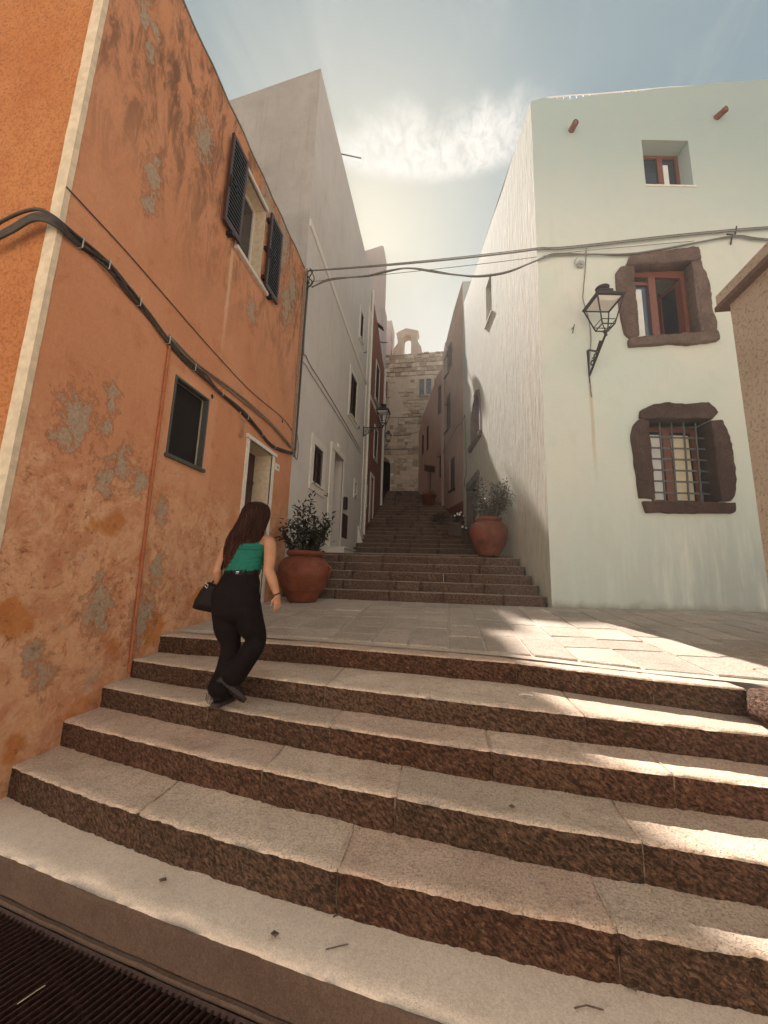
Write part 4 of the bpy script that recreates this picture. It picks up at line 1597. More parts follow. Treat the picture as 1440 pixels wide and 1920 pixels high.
MINTA.box(mb, 4.88, 6.62, 5.22, 5.40, -.34, .10, .02)
mb.build('stone', MT['basalt'], win)
sash(MINTA, win, 5.14, 6.32, 5.40, 6.55, -.25, MT['wood_red'], 2, .08, name='sash')
mb = MB()
for i in range(10):
    pass
door = part_empty('doorway', mh)
mb = MB()
MINTA.box(mb, 5.36, 5.56, 1.32, 3.92, -.22, .04, .015)
MINTA.box(mb, 7.05, 7.25, 1.38, 3.92, -.22, .04, .015)
MINTA.box(mb, 5.30, 7.28, 3.92, 4.22, -.22, .06, .02)
mb.build('door_frame', MT['basalt'], door)
mb = MB()
for i in range(4):
    MINTA.box(mb, 5.56 + .3725 * i + .004, 5.56 + .3725 * (i + 1) - .004, 1.32, 3.92, -.2, -.16, .006)
mb.build('door', MT['wood_dk'], door)

# ------------------------------------------------------------------ brown houses on the right of the alley
bh = thing('tan_house', 'tan plastered house with oxblood skirting and dark shutters beyond the mint house', 'house', (1.5, 16.5, 2.5))
L1 = (B1 - B0).length
BT = lambda u: lerp(u, [(0, 13.45), (.3, 13.35), (1.2, 12.9), (2.51, 11.9)])
BU, BM, BLW = (1.80, 2.42, 10.25, 11.42, .15), (2.0, 2.45, 7.45, 8.85, .15), (1.06, 1.72, 4.5, 5.92, .18)
wall('alley_wall', BR1, 0, L1, 1.0, BT, [BU, BM, BLW], MT['brown_w'], bh, us=(.3, 1.2))
FB = Fr(B0, (1, .12, 0), (.12, -1, 0))
wall('front_wall', FB, 0, 5, 8, lambda u: 13.45 + .05 * u, [], MT['palehouse'], bh)
quad('roof', [B0 + V(0, 0, 13.4), B0 + V(5, .6, 13.6), V(5.5, 19, 12), B1 + V(0, 0, 11.9)], MT['earth'], bh)
mb = MB()
BR1.box(mb, .0, L1, 1.2, 3.75, -.02, .02)
mb.build('skirting', MT['skirt'], bh)
for w in (BU, BM, BLW):
    win = part_empty('window', bh)
    mb = MB()
    BR1.box(mb, w[0] - .06, w[1] + .06, w[2] - .07, w[2], -.1, .07)
    mb.build('sill', MT['wood_dk'], win)
    mb = MB()
    BR1.box(mb, w[0], w[1], w[2], w[3], -.14, -.10)
    mb.build('pane', MT['glass'], win)
for (a, b, c, d) in ((1.42, 1.79, 10.3, 11.5), (2.43, 2.48, 10.3, 11.4), (1.58, 1.98, 7.4, 9.05), (2.46, 2.50, 7.4, 8.9)):
    louvre_shutter(BR1, bh, a, b, c, d, .02, 14, MT['shutter_br'], MT['shutter_br'], st=.02 if b - a < .1 else .05)
louvre_shutter(BR1, bh, 1.07, 1.39, 4.51, 5.9, -.08, 16, MT['shutter_br'], MT['shutter_br'])
louvre_shutter(BR1, bh, 1.392, 1.71, 4.51, 5.9, -.08, 16, MT['shutter_br'], MT['shutter_br'])
mb = MB()
mb.tube([BR1.P(2.47, 11.6, .06), BR1.P(2.47, 3.5, .06)], .05, 8)
mb.build('downpipe', MT['brown_w'], bh)
dish = thing('satellite_dish', 'white satellite dish seen edge-on high on the tan house', 'dish', tuple(BR1.P(1.3, 11.1)))
mb = MB()
mb.sm = True
c0 = BR1.P(1.45, 11.0, .22)
ax = V(-1, .10, .14).normalized()
e1 = ax.cross(V(0, 0, 1)).normalized()
e2 = ax.cross(e1)
rings = []
for s in (0.0, .3, .6, .85, 1.0):
    rings.append([c0 + ax * (.10 * s * s) + (e1 * math.cos(2 * math.pi * k / 20) * .30 + e2 * math.sin(2 * math.pi * k / 20) * .46) * max(s, .01) for k in range(20)])
mb.loft(rings, cap=False)
mb.build('reflector', MT['fabric_w'], dish, fix=False)
mb = MB()
mb.tube([BR1.P(1.3, 11.0, 0), c0], .02, 6)
mb.build('arm', MT['iron'], dish)

bh2 = thing('brown_house', 'narrow brown house with a pale downpipe beyond the tan house', 'house', (1, 18, 3.5))
L2 = (B2 - B1).length
wall('alley_wall', BR2, 0, L2, 2.0, lambda u: 11.0 - .4 * u, [(.28, .60, 8.6, 10.1, .15), (.25, .62, 5.4, 6.5, .15)], MT['brown2_w'], bh2)
quad('roof', [B1 + V(0, 0, 11), V(4, 18, 11), V(4, 19, 10.5), B2 + V(0, 0, 10.6)], MT['earth'], bh2)
quad('end_wall', [B1 + V(0, 0, 8), V(4, 18.2, 8), V(4, 18.2, 11), B1 + V(0, 0, 11)], MT['brown2_w'], bh2)
louvre_shutter(BR2, bh2, .28, .60, 8.6, 10.1, -.06, 14, MT['shutter_br'], MT['shutter_br'])
mb = MB()
mb.tube([BR2.P(.08, 10.9, .06), BR2.P(.08, 4.2, .06)], .05, 8)
mb.build('downpipe', MT['brown_w'], bh2)
bh3 = thing('russet_house', 'low russet house at the very top of the alley stairs beside the fortress', 'house', (0, 19, 4))
L3 = (B3 - B2).length
wall('alley_wall', BR3, 0, L3, 2.5, lambda u: lerp(u, [(0, 10.4), (1.0, 9.3), (1.6, 8.3)]), [(.5, .72, 7.1, 8.4, .12), (1.0, 1.2, 7.0, 8.1, .12), (.25, .55, 5.0, 6.25, .15)], MT['brown2_w'], bh3, us=(1.0,))
quad('roof', [B2 + V(0, 0, 10.4), V(3, 18.6, 10.4), V(3, 19.5, 8.3), B3 + V(0, 0, 8.3)], MT['earth'], bh3)
for (a, b, c, d) in ((.5, .72, 7.1, 8.4), (1.0, 1.2, 7.0, 8.1)):
    louvre_shutter(BR3, bh3, a, b, c, d, -.05, 12, MT['shutter_br'], MT['shutter_br'], st=.03)
sg = MB()
mbx = Fr(BR2.P(.75, 0, 0), BR2.n, BR2.u * -1)
mbx.box(sg, .05, .62, 5.75, 6.02, -.02, .02)
sg.tube([mbx.P(0, 6.05, 0), mbx.P(.64, 6.05, 0)], .012, 5)
tag(sg.build('hanging_sign', MT['wood_dk']), 'dark wooden board sign jutting from the brown house over the alley stairs', 'sign')

# ------------------------------------------------------------------ garden wall on the right
gw = thing('garden_wall', 'rough beige rendered wall with projecting coping at the right edge', 'wall', (3.6, 2.6, -1.0))
mb = MB()
mb.box((3.30, .2, -1.3), (.6, 0, 0), (0, 4.46, 0), (0, 0, 5.30))
mb.build('wall_body', MT['beige_rough'], gw)
mb = MB()
mb.box((3.23, .1, 4.06), (.80, 0, 0), (0, 4.66, 0), (0, 0, .15), .012)
mb.build('coping', MT['beige_rough'], gw)
mb = MB()
mb.box((3.215, .1, 4.0), (.82, 0, 0), (0, 4.68, 0), (0, 0, .058))  # added slab, dark in place of the underside's shade
mb.build('coping_shade_slab', MT['coping_br'], gw)


# ------------------------------------------------------------------ added, unseen houses behind the camera; their sunlit fronts bounce fill light
for i, (x0, x1, h, m, lab) in enumerate(((-24, -9, 8.5, 'cream', 'added unseen cream house across the street behind the photographer, left of the white one'),
                                         (-8.9, 6.9, 9.5, 'white_trim', 'added unseen white house across the street directly behind the photographer'),
                                         (7, 24, 8.0, 'beige_rough', 'added unseen beige house across the street behind the photographer, right of the white one'))):
    t_ = thing('added_street_house', lab, 'house', ((x0 + x1) / 2, -15, -1.14))
    f_ = Fr((x1, -12.5, 0), (-1, 0, 0), (0, 1, 0))
    W_ = x1 - x0
    ho = []
    for u in (1.6, W_ / 2 - .5, W_ - 2.6):
        for z in (.9, 4.2):
            ho.append((u, u + 1.0, z, z + 1.4, .2))
    wall('wall', f_, 0, W_, -1.1, h, ho, MT[m], t_)
    quad('roof', [(x0, -12.5, h), (x1, -12.5, h), (x1, -20, h + .5), (x0, -20, h + .5)], MT['terracotta'], t_)
    for hh in ho:
        sash(f_, t_, hh[0], hh[1], hh[2], hh[3], -.1, MT['wood_dk'])


# ------------------------------------------------------------------ cables
def cable_thing(name, label, cat, paths, loc, group=None):
    t = thing(name, label, cat, loc, group)
    for pts, r, m in paths:
        mb = MB()
        mb.sm = True
        mb.tube(smooth_path(pts, 5), r, 7)
        mb.build('cable', MT[m], t)
    return t


BUND = [(2.16, 3.33), (2.32, 3.39), (2.46, 3.42), (2.64, 3.43), (2.9, 3.37), (3.19, 3.29), (3.44, 3.21), (3.77, 3.16), (4.12, 3.15), (4.48, 3.13), (5.05, 3.10), (5.56, 3.03), (6.06, 2.96), (6.5, 2.98), (7.0, 3.10)]
B2ND = [(3.44, 3.25), (3.9, 3.22), (4.34, 3.23), (4.73, 3.27), (5.34, 3.29), (6.11, 3.27), (6.7, 3.20), (6.98, 3.22), (7.03, 3.6), (7.03, 5.0), (7.03, 7.2)]
paths = []
rb = random.Random(3)
for i in range(6):
    off = [(rb.uniform(-.024, .024), rb.uniform(.008, .045)) for _ in BUND]
    pts = [V(-3.10 + o[1] + (.05 if k == 0 else 0), u, z + o[0] + (i - 2.5) * .010) for k, ((u, z), o) in enumerate(zip(BUND, off))]
    pts = [V(-3.75 - .05 * i, 2.10, 3.16 - .02 * i), V(-3.42, 2.11, 3.33 + (i - 2.5) * .014), V(-3.2, 2.10, 3.40 + (i - 2.5) * .012), V(-3.06, 2.15, 3.38 + (i - 2.5) * .012)] + pts[1:]
    paths.append((pts, (.009 if i % 2 else .0115), 'cable'))
pts = [V(-3.9, 2.12, 3.22), V(-3.55, 2.12, 3.43), V(-3.28, 2.12, 3.50), V(-3.1, 2.13, 3.44), V(-3.05, 2.3, 3.42)] + [V(-3.07, u, z + .03) for u, z in BUND[3:9]]
paths.append((pts, .013, 'cable'))
for i, m in enumerate(('cable_l', 'cable_g', 'cable_l')):
    off = [rb.uniform(-.012, .012) for _ in B2ND]
    pts = [V(-3.08 + .012 * i, u, z + o + i * .012) if k < 7 else V(-3.085, u - .025 * i, z) for k, ((u, z), o) in enumerate(zip(B2ND, off))]
    paths.append((pts, .011, m))
cb = cable_thing('cable_bundle', 'thick bundle of dark electric cables sagging along the orange wall', 'cables', paths, tuple(LEFT.P(4.6, 3.1)))
mb = MB()
for (u, z) in ((2.36, 3.40), (2.62, 3.43), (3.0, 3.35), (3.44, 3.22), (3.9, 3.16), (4.5, 3.13), (5.2, 3.09), (5.7, 3.01), (6.2, 2.965)):
    for k in range(1):
        mb.tube([LEFT.P(u + .0, z - .045, .0), LEFT.P(u, z - .045, .06), LEFT.P(u, z + .045, .06), LEFT.P(u, z + .045, 0)], .006, 5)
mb.build('cable_clip', MT['galv'], cb)
mb = MB()
mb.tube(smooth_path([LEFT.P(5.0, 3.08, .03), LEFT.P(5.02, 2.98, .05), LEFT.P(5.12, 2.95, .05), LEFT.P(5.1, 2.82, .04), LEFT.P(5.05, 2.72, .03), LEFT.P(5.14, 2.75, .03), LEFT.P(5.12, 2.9, .03)], 5), .008, 6)
mb.build('loose_loop', MT['cable_l'], cb)
cable_thing('wall_wire', 'single thin reddish wire running high across the orange wall above the bundle', 'wire',
            [([LEFT.P(u, z, .012) for u, z in [(2.19, 3.77), (2.42, 3.76), (2.83, 3.74), (3.53, 3.67), (4.28, 3.60), (5.29, 3.55), (6.45, 3.62), (7.02, 3.55)]], .006, 'cable')], tuple(LEFT.P(4.6, 3.6)))
# risers at the house corner
cable_thing('cable_riser', 'vertical cables climbing the corner between the orange and the grey house', 'cables',
            [([V(-3.06, 7.085, 3.05), V(-3.05, 7.085, 5.0), V(-3.06, 7.085, 7.3)], .018, 'cable'), ([V(-3.065, 7.04, 3.1), V(-3.07, 7.04, 5), V(-3.06, 7.04, 7.35)], .016, 'cable_l'),
             ([V(-3.06, 7.14, 3.2), V(-3.06, 7.15, 5.4), V(-3.05, 7.16, 7.2)], .010, 'cable_g'), ([V(-3.07, 7.02, 3.2), V(-3.02, 7.12, 3.0), V(-3.03, 7.18, 3.3), V(-3.06, 7.12, 3.6)], .010, 'cable_g')], (-3.06, 7.08, 5.2))
cable_thing('cable_run', 'pair of grey wires clipped diagonally across the grey house front', 'cables',
            [([LEFT.P(u, z, .02) for u, z in [(7.2, 7.2), (7.22, 5.55), (7.36, 5.46), (7.72, 5.40), (8.4, 5.40), (9.81, 5.36), (11.0, 5.30), (12.9, 5.2)]], .010, 'cable_g'),
             ([LEFT.P(u, z, .02) for u, z in [(7.14, 7.2), (7.16, 5.4), (7.4, 5.25), (8.4, 5.22), (9.81, 5.2), (11.0, 5.16), (12.9, 5.08)]], .008, 'cable_g')], tuple(LEFT.P(10, 5.3)))
# hook iron carrying the spans
hk = MB()
for z in (7.0, 7.15, 7.3):
    hk.tube([V(-3.08, 7.06, z), V(-2.98, 7.05, z)], .014, 6)
hk.tube(smooth_path([V(-3.0, 7.05, 7.35), V(-2.93, 7.04, 7.25), V(-3.0, 7.05, 7.12), V(-2.92, 7.04, 7.0), V(-3.02, 7.05, 6.86)], 6), .012, 6)
hk.tube(smooth_path([V(-2.98, 7.05, 7.30), V(-2.88, 7.04, 7.1), V(-2.93, 7.05, 6.95), V(-2.98, 7.05, 6.9)], 6), .010, 6)
tag(hk.build('cable_hook', MT['iron']), 'rusty iron hook holding the overhead cables at the orange house corner', 'hook')


def span(a, b, sag, n=14):
    a, b = Vector(a), Vector(b)
    return [a.lerp(b, i / n) + V(0, 0, -4 * sag * (i / n) * (1 - i / n)) for i in range(n + 1)]


def mf(u, z, d=.05):
    return MINTF.P(u, z, d)


up_r = [mf(u, z) for u, z in ((.05, 7.20), (.64, 7.24), (2.64, 7.55), (3.97, 7.73), (4.6, 7.80), (5.2, 7.86))]
cable_thing('overhead_cable', 'upper of two taut grey overhead cables crossing the alley from orange to mint house', 'cable',
            [(span((-2.98, 7.05, 7.30), up_r[0], .05) + up_r[1:], .016, 'cable_g'), (span((-2.98, 7.05, 7.31), up_r[0] + V(0, -.02, .02), .04), .008, 'cable_g'),
             ([p + V(0, 0, .04) for p in up_r], .010, 'cable_g')], (-.6, 7.05, 7.3))
lo_r = [mf(u, z) for u, z in ((.05, 6.98), (.35, 7.08), (1.0, 7.11), (1.76, 7.14), (2.55, 7.29), (3.85, 7.59), (4.34, 7.55), (5.2, 7.5))]
lo_l = [V(-2.93, 7.05, 6.88), V(-2.6, 7.05, 7.0), V(-2.2, 7.05, 7.03), V(-1.7, 7.05, 7.03), V(-1.25, 7.05, 7.10), V(-.8, 7.05, 7.11), V(-.35, 7.05, 6.98), V(.1, 7.05, 6.86), V(.6, 7.05, 6.77), V(1.2, 7.04, 6.80)]
cable_thing('overhead_cable', 'lower sagging dark overhead cable crossing the alley in a wave to the mint house', 'cable',
            [(lo_l + lo_r, .017, 'cable_g'), ([p + V(0, 0, .03 * math.sin(i * 1.3)) for i, p in enumerate(lo_l + lo_r)], .010, 'cable')], (-.6, 7.05, 7.0))
cable_thing('overhead_wire', 'thinnest straight wire between the two overhead cables across the alley', 'wire',
            [([V(-2.95, 7.05, 7.02), V(-1.0, 7.05, 7.02), V(1.0, 7.03, 7.03), mf(.8, 7.17), mf(2.0, 7.33), mf(3.1, 7.47)], .006, 'cable_g')], (0, 7.05, 7.05))
cable_thing('lamp_wire', 'thin wire dropping down the mint wall to the street lamp bracket', 'wire',
            [([mf(.97, 7.26, .03), mf(.94, 6.9, .02), mf(.90, 6.6, .02), mf(.86, 6.3, .02), mf(.85, 6.1, .02), mf(.93, 5.7, .02), mf(.95, 5.3, .02), mf(.90, 4.9, .02), mf(.88, 4.4, .02), mf(.89, 4.1, .02)], .008, 'cable_g')], tuple(mf(.9, 5.6)))
mb = MB()
mb.tube(smooth_path([mf(.78, 7.05, .03), mf(.72, 6.95, .04), mf(.74, 6.85, .04), mf(.80, 6.86, .05)], 6), .010, 6)
vs = []
mb.prism([mf(.84 + .085 * math.cos(math.pi * k / 3), 6.90 + .085 * math.sin(math.pi * k / 3), 0) for k in range(6)], MINTF.n * .05)
mb.prism([mf(.84 + .04 * math.cos(math.pi * k / 4), 6.90 + .04 * math.sin(math.pi * k / 4), .045) for k in range(8)], MINTF.n * .035)
tag(mb.build('junction_box', MT['galv']), 'small round grey junction box under the cables on the mint wall', 'junction box')
mb = MB()
mb.tube([mf(3.86, 7.45, .01), mf(3.86, 7.62, .07), mf(3.75, 7.62, .07)], .014, 6)
mb.tube([mf(3.97, 7.66, .01), mf(3.97, 7.82, .07)], .012, 6)
tag(mb.build('cable_bracket', MT['iron']), 'iron cable bracket on the mint wall above the basalt framed window', 'bracket')
mb = MB()
mb.tube([mf(.60, 5.50, 0), mf(.61, 5.50, .05), mf(.63, 5.56, .06), mf(.60, 5.40, .03)], .008, 5)
tag(mb.build('wall_hook', MT['iron_gr']), 'tiny bent iron hook in the mint wall left of the lamp', 'hook')
cable_thing('alley_wire', 'thin wire with a bracket on the shaded alley side of the mint house', 'wire',
            [([MINTA.P(7.46, 7.05, .05), MINTA.P(7.40, 6.0, .03), MINTA.P(7.33, 4.75, .03), MINTA.P(7.6, 4.5, .04), MINTA.P(7.7, 4.2, .03)], .010, 'cable'),
             ([MINTA.P(7.46, 7.05, .05), MINTA.P(8.0, 6.9, .08), BR1.P(.5, 7.0, .08), BR1.P(2.4, 6.5, .08), BR2.P(.5, 6.6, .1)], .012, 'cable')], tuple(MINTA.P(7.4, 6)))
cable_thing('alley_wire', 'thin wires strung across the face of the stone fortress', 'wire',
            [([CF.P(-3.3, 9.27, .1), CF.P(-2.4, 9.22, .1), CF.P(-1.4, 9.24, .1)], .012, 'cable'), ([CF.P(-3.0, 8.2, .1), CF.P(-2.3, 8.22, .1), CF.P(-1.5, 8.38, .1)], .010, 'cable'),
             ([CF.P(-3.3, 7.45, .1), CF.P(-2.4, 7.46, .1), CF.P(-1.5, 7.5, .1)], .012, 'cable'), ([CF.P(-2.6, 9.2, .1), CF.P(-2.6, 8.3, .1)], .010, 'cable')], (-2.4, 19.4, 8.5))
an = MB()
an.tube([(1.35, 15.2, 13.3), (1.35, 15.2, 14.35)], .025, 6)
an.tube([(1.25, 15.2, 14.25), (1.45, 15.2, 14.25)], .015, 5)
tag(an.build('antenna_mast', MT['iron_gr']), 'thin vertical antenna mast on the roof behind the mint house', 'antenna')


# ------------------------------------------------------------------ street lamps
def street_lamp(base, out, up, head, label, scale=1.0, brace=True):
    """iron bracket from the wall point base; head is where the lantern's foot stands"""
    base, head, out = Vector(base), Vector(head), Vector(out).normalized()
    t = thing('street_lamp', label, 'street lamp', tuple(base), 'wall lanterns along the alley')
    s = scale
    side = out.cross(V(0, 0, 1)).normalized()
    # bracket: flat scrolled iron
    mb = MB()
    if brace:
        top = base + V(0, 0, .50 * s)
        mb.tube([base - V(0, 0, .16 * s), top], [.012 * s, .024 * s], 6)
        mb.tube([base + V(0, 0, -.02), head - V(0, 0, .06 * s)], .022 * s, 6)
        mb.tube(smooth_path([top, top + out * .06 * s + V(0, 0, -.02), base.lerp(head, .45) + V(0, 0, .10 * s), base.lerp(head, .62)], 6), .018 * s, 6)
        for f, r in ((.22, .075), (.40, .06), (.58, .045)):
            c = base.lerp(head, f) + V(0, 0, .10 * s * (1 - f))
            pts = [c + (out * math.cos(a) + V(0, 0, 1) * math.sin(a)) * r * s * (.35 + .65 * i / 14) for i, a in enumerate([k * .55 for k in range(15)])]
            mb.tube(pts, .013 * s, 5)
        mb.tube([base.lerp(head, .55) + V(0, 0, .03), base.lerp(head, .74) + V(0, 0, .05 * s)], .03 * s, 5)
    else:
        tip = V(head.x, head.y, base.z)
        mb.tube([base, tip], .020 * s, 6)
        mb.tube([base - V(0, 0, .36 * s), base + V(0, 0, .06 * s)], .022 * s, 6)
        mb.tube(smooth_path([base - V(0, 0, .34 * s), base + out * .16 * s - V(0, 0, .24 * s), base + out * .36 * s - V(0, 0, .10 * s), base + out * .52 * s - V(0, 0, .02)], 6), .018 * s, 6)
        for f, r in ((.11, .085), (.28, .055)):
            c = base + out * f * s * 1.1 - V(0, 0, .12 * s)
            pts = [c + (out * math.cos(a) + V(0, 0, 1) * math.sin(a)) * r * s * (.35 + .65 * i / 14) for i, a in enumerate([k * .55 for k in range(15)])]
            mb.tube(pts, .013 * s, 5)
    mb.build('bracket', MT['iron'], t)
    mb = MB()
    mb.sm = True
    mb.lathe([(.001, -.09 * s), (.03 * s, -.085 * s), (.02 * s, -.05 * s), (.035 * s, -.03 * s), (.018 * s, -.01 * s), (.05 * s, .0), (.001, .01 * s)], head, 12)
    mb.build('foot', MT['iron'], t)
    # lantern: four glazed sides between tapered posts
    rot = math.atan2(out.y, out.x) + math.pi / 4
    def sq(r, z, k):
        a = rot + math.pi / 2 * k
        return head + V(r * math.cos(a), r * math.sin(a), z)
    z0, z1 = .07 * s, .56 * s
    r0, r1 = .155 * s, .33 * s
    mb = MB()
    for k in range(4):
        mb.tube([sq(r0, z0, k), sq(r1, z1, k)], .013 * s, 5)
        mb.tube([sq(r0, z0, k), sq(r0, z0, k + 1)], .012 * s, 5)
        mb.tube([sq(r0 + (r1 - r0) * .16, z0 + (z1 - z0) * .16, k), sq(r0 + (r1 - r0) * .16, z0 + (z1 - z0) * .16, k + 1)], .008 * s, 5)
        mb.tube([sq(r0, z0, k), head + V(0, 0, .0)], .009 * s, 5)
    mb.build('lantern_frame', MT['iron'], t)
    mb = MB()
    rings = [[sq(r1 * 1.06, z1 - .005, k) for k in range(4)], [sq(r1 * 1.10, z1 + .02 * s, k) for k in range(4)], [sq(r1 * .52, z1 + .15 * s, k) for k in range(4)],
             [sq(r1 * .52, z1 + .20 * s, k) for k in range(4)], [sq(r1 * .30, z1 + .22 * s, k) for k in range(4)]]
    mb.loft(rings)
    mb.build('lantern_roof', MT['iron'], t)
    mb = MB()
    mb.sm = True
    mb.lathe([(.05 * s, .20 * s), (.05 * s, .25 * s), (.11 * s, .27 * s), (.12 * s, .295 * s), (.06 * s, .32 * s), (.001, .33 * s)], head + V(0, 0, z1), 14)
    mb.build('finial', MT['iron'], t)
    mb = MB()
    mb.loft([[sq(r1 * .86, z1 - .01, k) for k in range(4)], [sq(r1 * .55, z1 - .05 * s, k) for k in range(4)]])
    mb.build('reflector', MT['fabric_w'], t)
    for k in range(4):
        mb = MB()
        mb.add([sq(r0 * .97, z0 + .01, k), sq(r0 * .97, z0 + .01, k + 1), sq(r1 * .97, z1 - .01, k + 1), sq(r1 * .97, z1 - .01, k)], [(0, 1, 2, 3)])
        if k == -1: mb.build('pane', MT['lamp_glass'], t, fix=False)
    return t


street_lamp(mf(.88, 4.55, .0), MINTF.n, None, mf(.94, 5.12, .50), 'large open iron lantern on a scrolled bracket on the mint wall', 1.0)
street_lamp((-3.08, 13.28, 6.18), (1, 0, 0), None, (-2.36, 13.28, 6.24), 'black lantern on a horizontal bracket at the far end of the grey house', .95, brace=False)
street_lamp((-3.08, 17.36, 7.0), (1, 0, 0), None, (-2.80, 17.32, 7.1), 'smallest lantern, farthest up the alley, against the fortress wall', .62, brace=False)


# ------------------------------------------------------------------ pots and plants
def big_pot(c, s, label, lug=True, squat=1.0):
    c = Vector(c)
    t = thing('terracotta_pot', label, 'pot', tuple(c), 'big terracotta jars flanking the stairs')
    mb = MB()
    mb.sm = True
    P = [(.0, 0), (.235, 0), (.25, .02), (.29, .10), (.345, .20), (.358, .21), (.358, .225), (.372, .235), (.415, .36), (.425, .375), (.425, .388), (.437, .40), (.452, .50), (.450, .58), (.430, .66), (.385, .73), (.33, .775),
         (.285, .79), (.275, .80)]
    mb.lathe([(r * s, z * s * squat) for r, z in P], c, 56)
    mb.build('jar', MT['terracotta'], t)
    mb = MB()
    mb.sm = True
    zt = .80 * squat
    mb.lathe([(r * s, (zt + z) * s) for r, z in ((.268, -.01), (.285, .0), (.315, .025), (.33, .055), (.325, .085), (.30, .10), (.265, .095), (.245, .05), (.24, -.03))], c, 56)
    mb.build('rim', MT['terracotta'], t)
    mb = MB()
    mb.lathe([(.001, (zt + .03) * s), (.25 * s, (zt + .02) * s)], c, 24)
    mb.build('soil', MT['soil'], t)
    # raised emblem facing the plaza: two little sprigs over a shield shape
    mb = MB()
    def on(a, z):
        zz = z / squat
        r = lerp(zz, [(0, .235), (.2, .345), (.36, .415), (.50, .452), (.58, .450), (.66, .430), (.73, .385)]) + .004
        an = -math.pi / 2 + a
        return c + V(r * s * math.cos(an), r * s * math.sin(an), z * s)
    q = squat
    for sg in (-1, 1):
        mb.tube([on(sg * .03, .50 * q), on(sg * .05, .57 * q), on(sg * .12, .63 * q), on(sg * .10, .67 * q)], .010 * s, 5)
        mb.tube([on(sg * .02, .50 * q), on(sg * .10, .52 * q), on(sg * .14, .57 * q)], .009 * s, 5)
        mb.tube([on(sg * .04, .60 * q), on(sg * .02, .66 * q)], .008 * s, 5)
    mb.tube([on(0, .47 * q), on(0, .66 * q)], .010 * s, 5)
    mb.tube([on(-.12, .66 * q), on(.12, .66 * q)], .007 * s, 5)
    mb.build('emblem', MT['terracotta'], t)
    if lug:
        mb = MB()
        for an in (0.05, math.pi * .98):
            d = V(math.cos(an), math.sin(an), 0)
            mb.tube(smooth_path([c + d * .445 * s + V(0, 0, .50 * s * q), c + d * .475 * s + V(0, 0, .54 * s * q), c + d * .48 * s + V(0, 0, .60 * s * q), c + d * .42 * s + V(0, 0, .66 * s * q)], 4), .022 * s, 6)
        mb.build('handle', MT['terracotta'], t)
    return t


def leaf_mesh(name, mat, L=.07, W=.022, fold=.25):
    mb = MB()
    pr = [(0, 0), (.25, .75), (.5, 1), (.75, .72), (1, 0)]
    vs = []
    for t, w in pr:
        z = -.18 * L * t * t
        vs += [V(-w * W / 2, t * L, z + w * W * fold), V(0, t * L, z), V(w * W / 2, t * L, z + w * W * fold)]
    fs = []
    for i in range(4):
        a = i * 3
        fs += [(a, a + 1, a + 4, a + 3), (a + 1, a + 2, a + 5, a + 4)]
    mb.sm = True
    mb.add(vs, fs)
    return mb.mesh(name, mat)


big_pot((-2.51, 6.60, .235), 1.0, 'larger terracotta jar with dark green shrub beside the orange house corner', squat=.98)
pl = thing('potted_shrub', 'dark leathery shrub with rosettes growing from the left terracotta jar', 'shrub', (-2.51, 6.60, 1.02), 'shrubs in the big jars')
rl = random.Random(8)
lm = [leaf_mesh('leaf', MT['leaf_d'], .135, .050), leaf_mesh('leaf', MT['leaf_d2'], .12, .044), leaf_mesh('leaf', MT['leaf_d'], .11, .044)]
tips = [(-2.50, 2.10), (-2.66, 1.86), (-2.58, 1.96), (-2.97, 1.48), (-2.90, 1.42), (-2.78, 1.60), (-2.10, 1.74), (-2.18, 1.62), (-2.30, 1.70), (-2.06, 1.60), (-2.40, 1.80), (-2.20, 1.42), (-2.35, 1.55), (-2.46, 1.70), (-2.55, 1.60), (-2.28, 1.45), (-2.15, 1.50), (-2.44, 1.5), (-2.62, 1.5), (-2.72, 1.72)]
mb = MB()
nleaf = 0
ends = []
for i, (x, z) in enumerate(tips):
    b_ = V(-2.51 + (x + 2.51) * .25, 6.60 + rl.uniform(-.1, .1), 1.0)
    e = V(x, 6.55 + rl.uniform(-.22, .2), z)
    mid_ = b_.lerp(e, .5) + V(rl.uniform(-.04, .04), rl.uniform(-.05, .05), -.04)
    path = smooth_path([b_, mid_, e], 6)
    mb.tube(path, [.013 - .008 * j / (len(path) - 1) for j in range(len(path))], 5)
    ends.append((path, e))
mb.build('stem', MT['stem'], pl)
for path, e in ends:
    ax = (path[-1] - path[-4]).normalized()
    for k in range(15):
        if nleaf >= 296: break
        t = 1 - (k / 15) * .62
        p = path[int((len(path) - 1) * t)] + V(rl.uniform(-.012, .012), rl.uniform(-.012, .012), rl.uniform(-.012, .012))
        a = k * 2.4 + rl.uniform(-.4, .4)
        s1 = ax.cross(V(.3, .2, .9)).normalized()
        s2 = ax.cross(s1)
        dirv = (s1 * math.cos(a) + s2 * math.sin(a) + ax * rl.uniform(.1, .9)).normalized()
        o = bpy.data.objects.new('leaf', lm[nleaf % 3])
        q = dirv.to_track_quat('Y', 'Z')
        sc_ = rl.uniform(.75, 1.15)
        o.matrix_local = Matrix.LocRotScale(p, q, V(sc_, sc_, sc_))
        child(o, pl)
        nleaf += 1

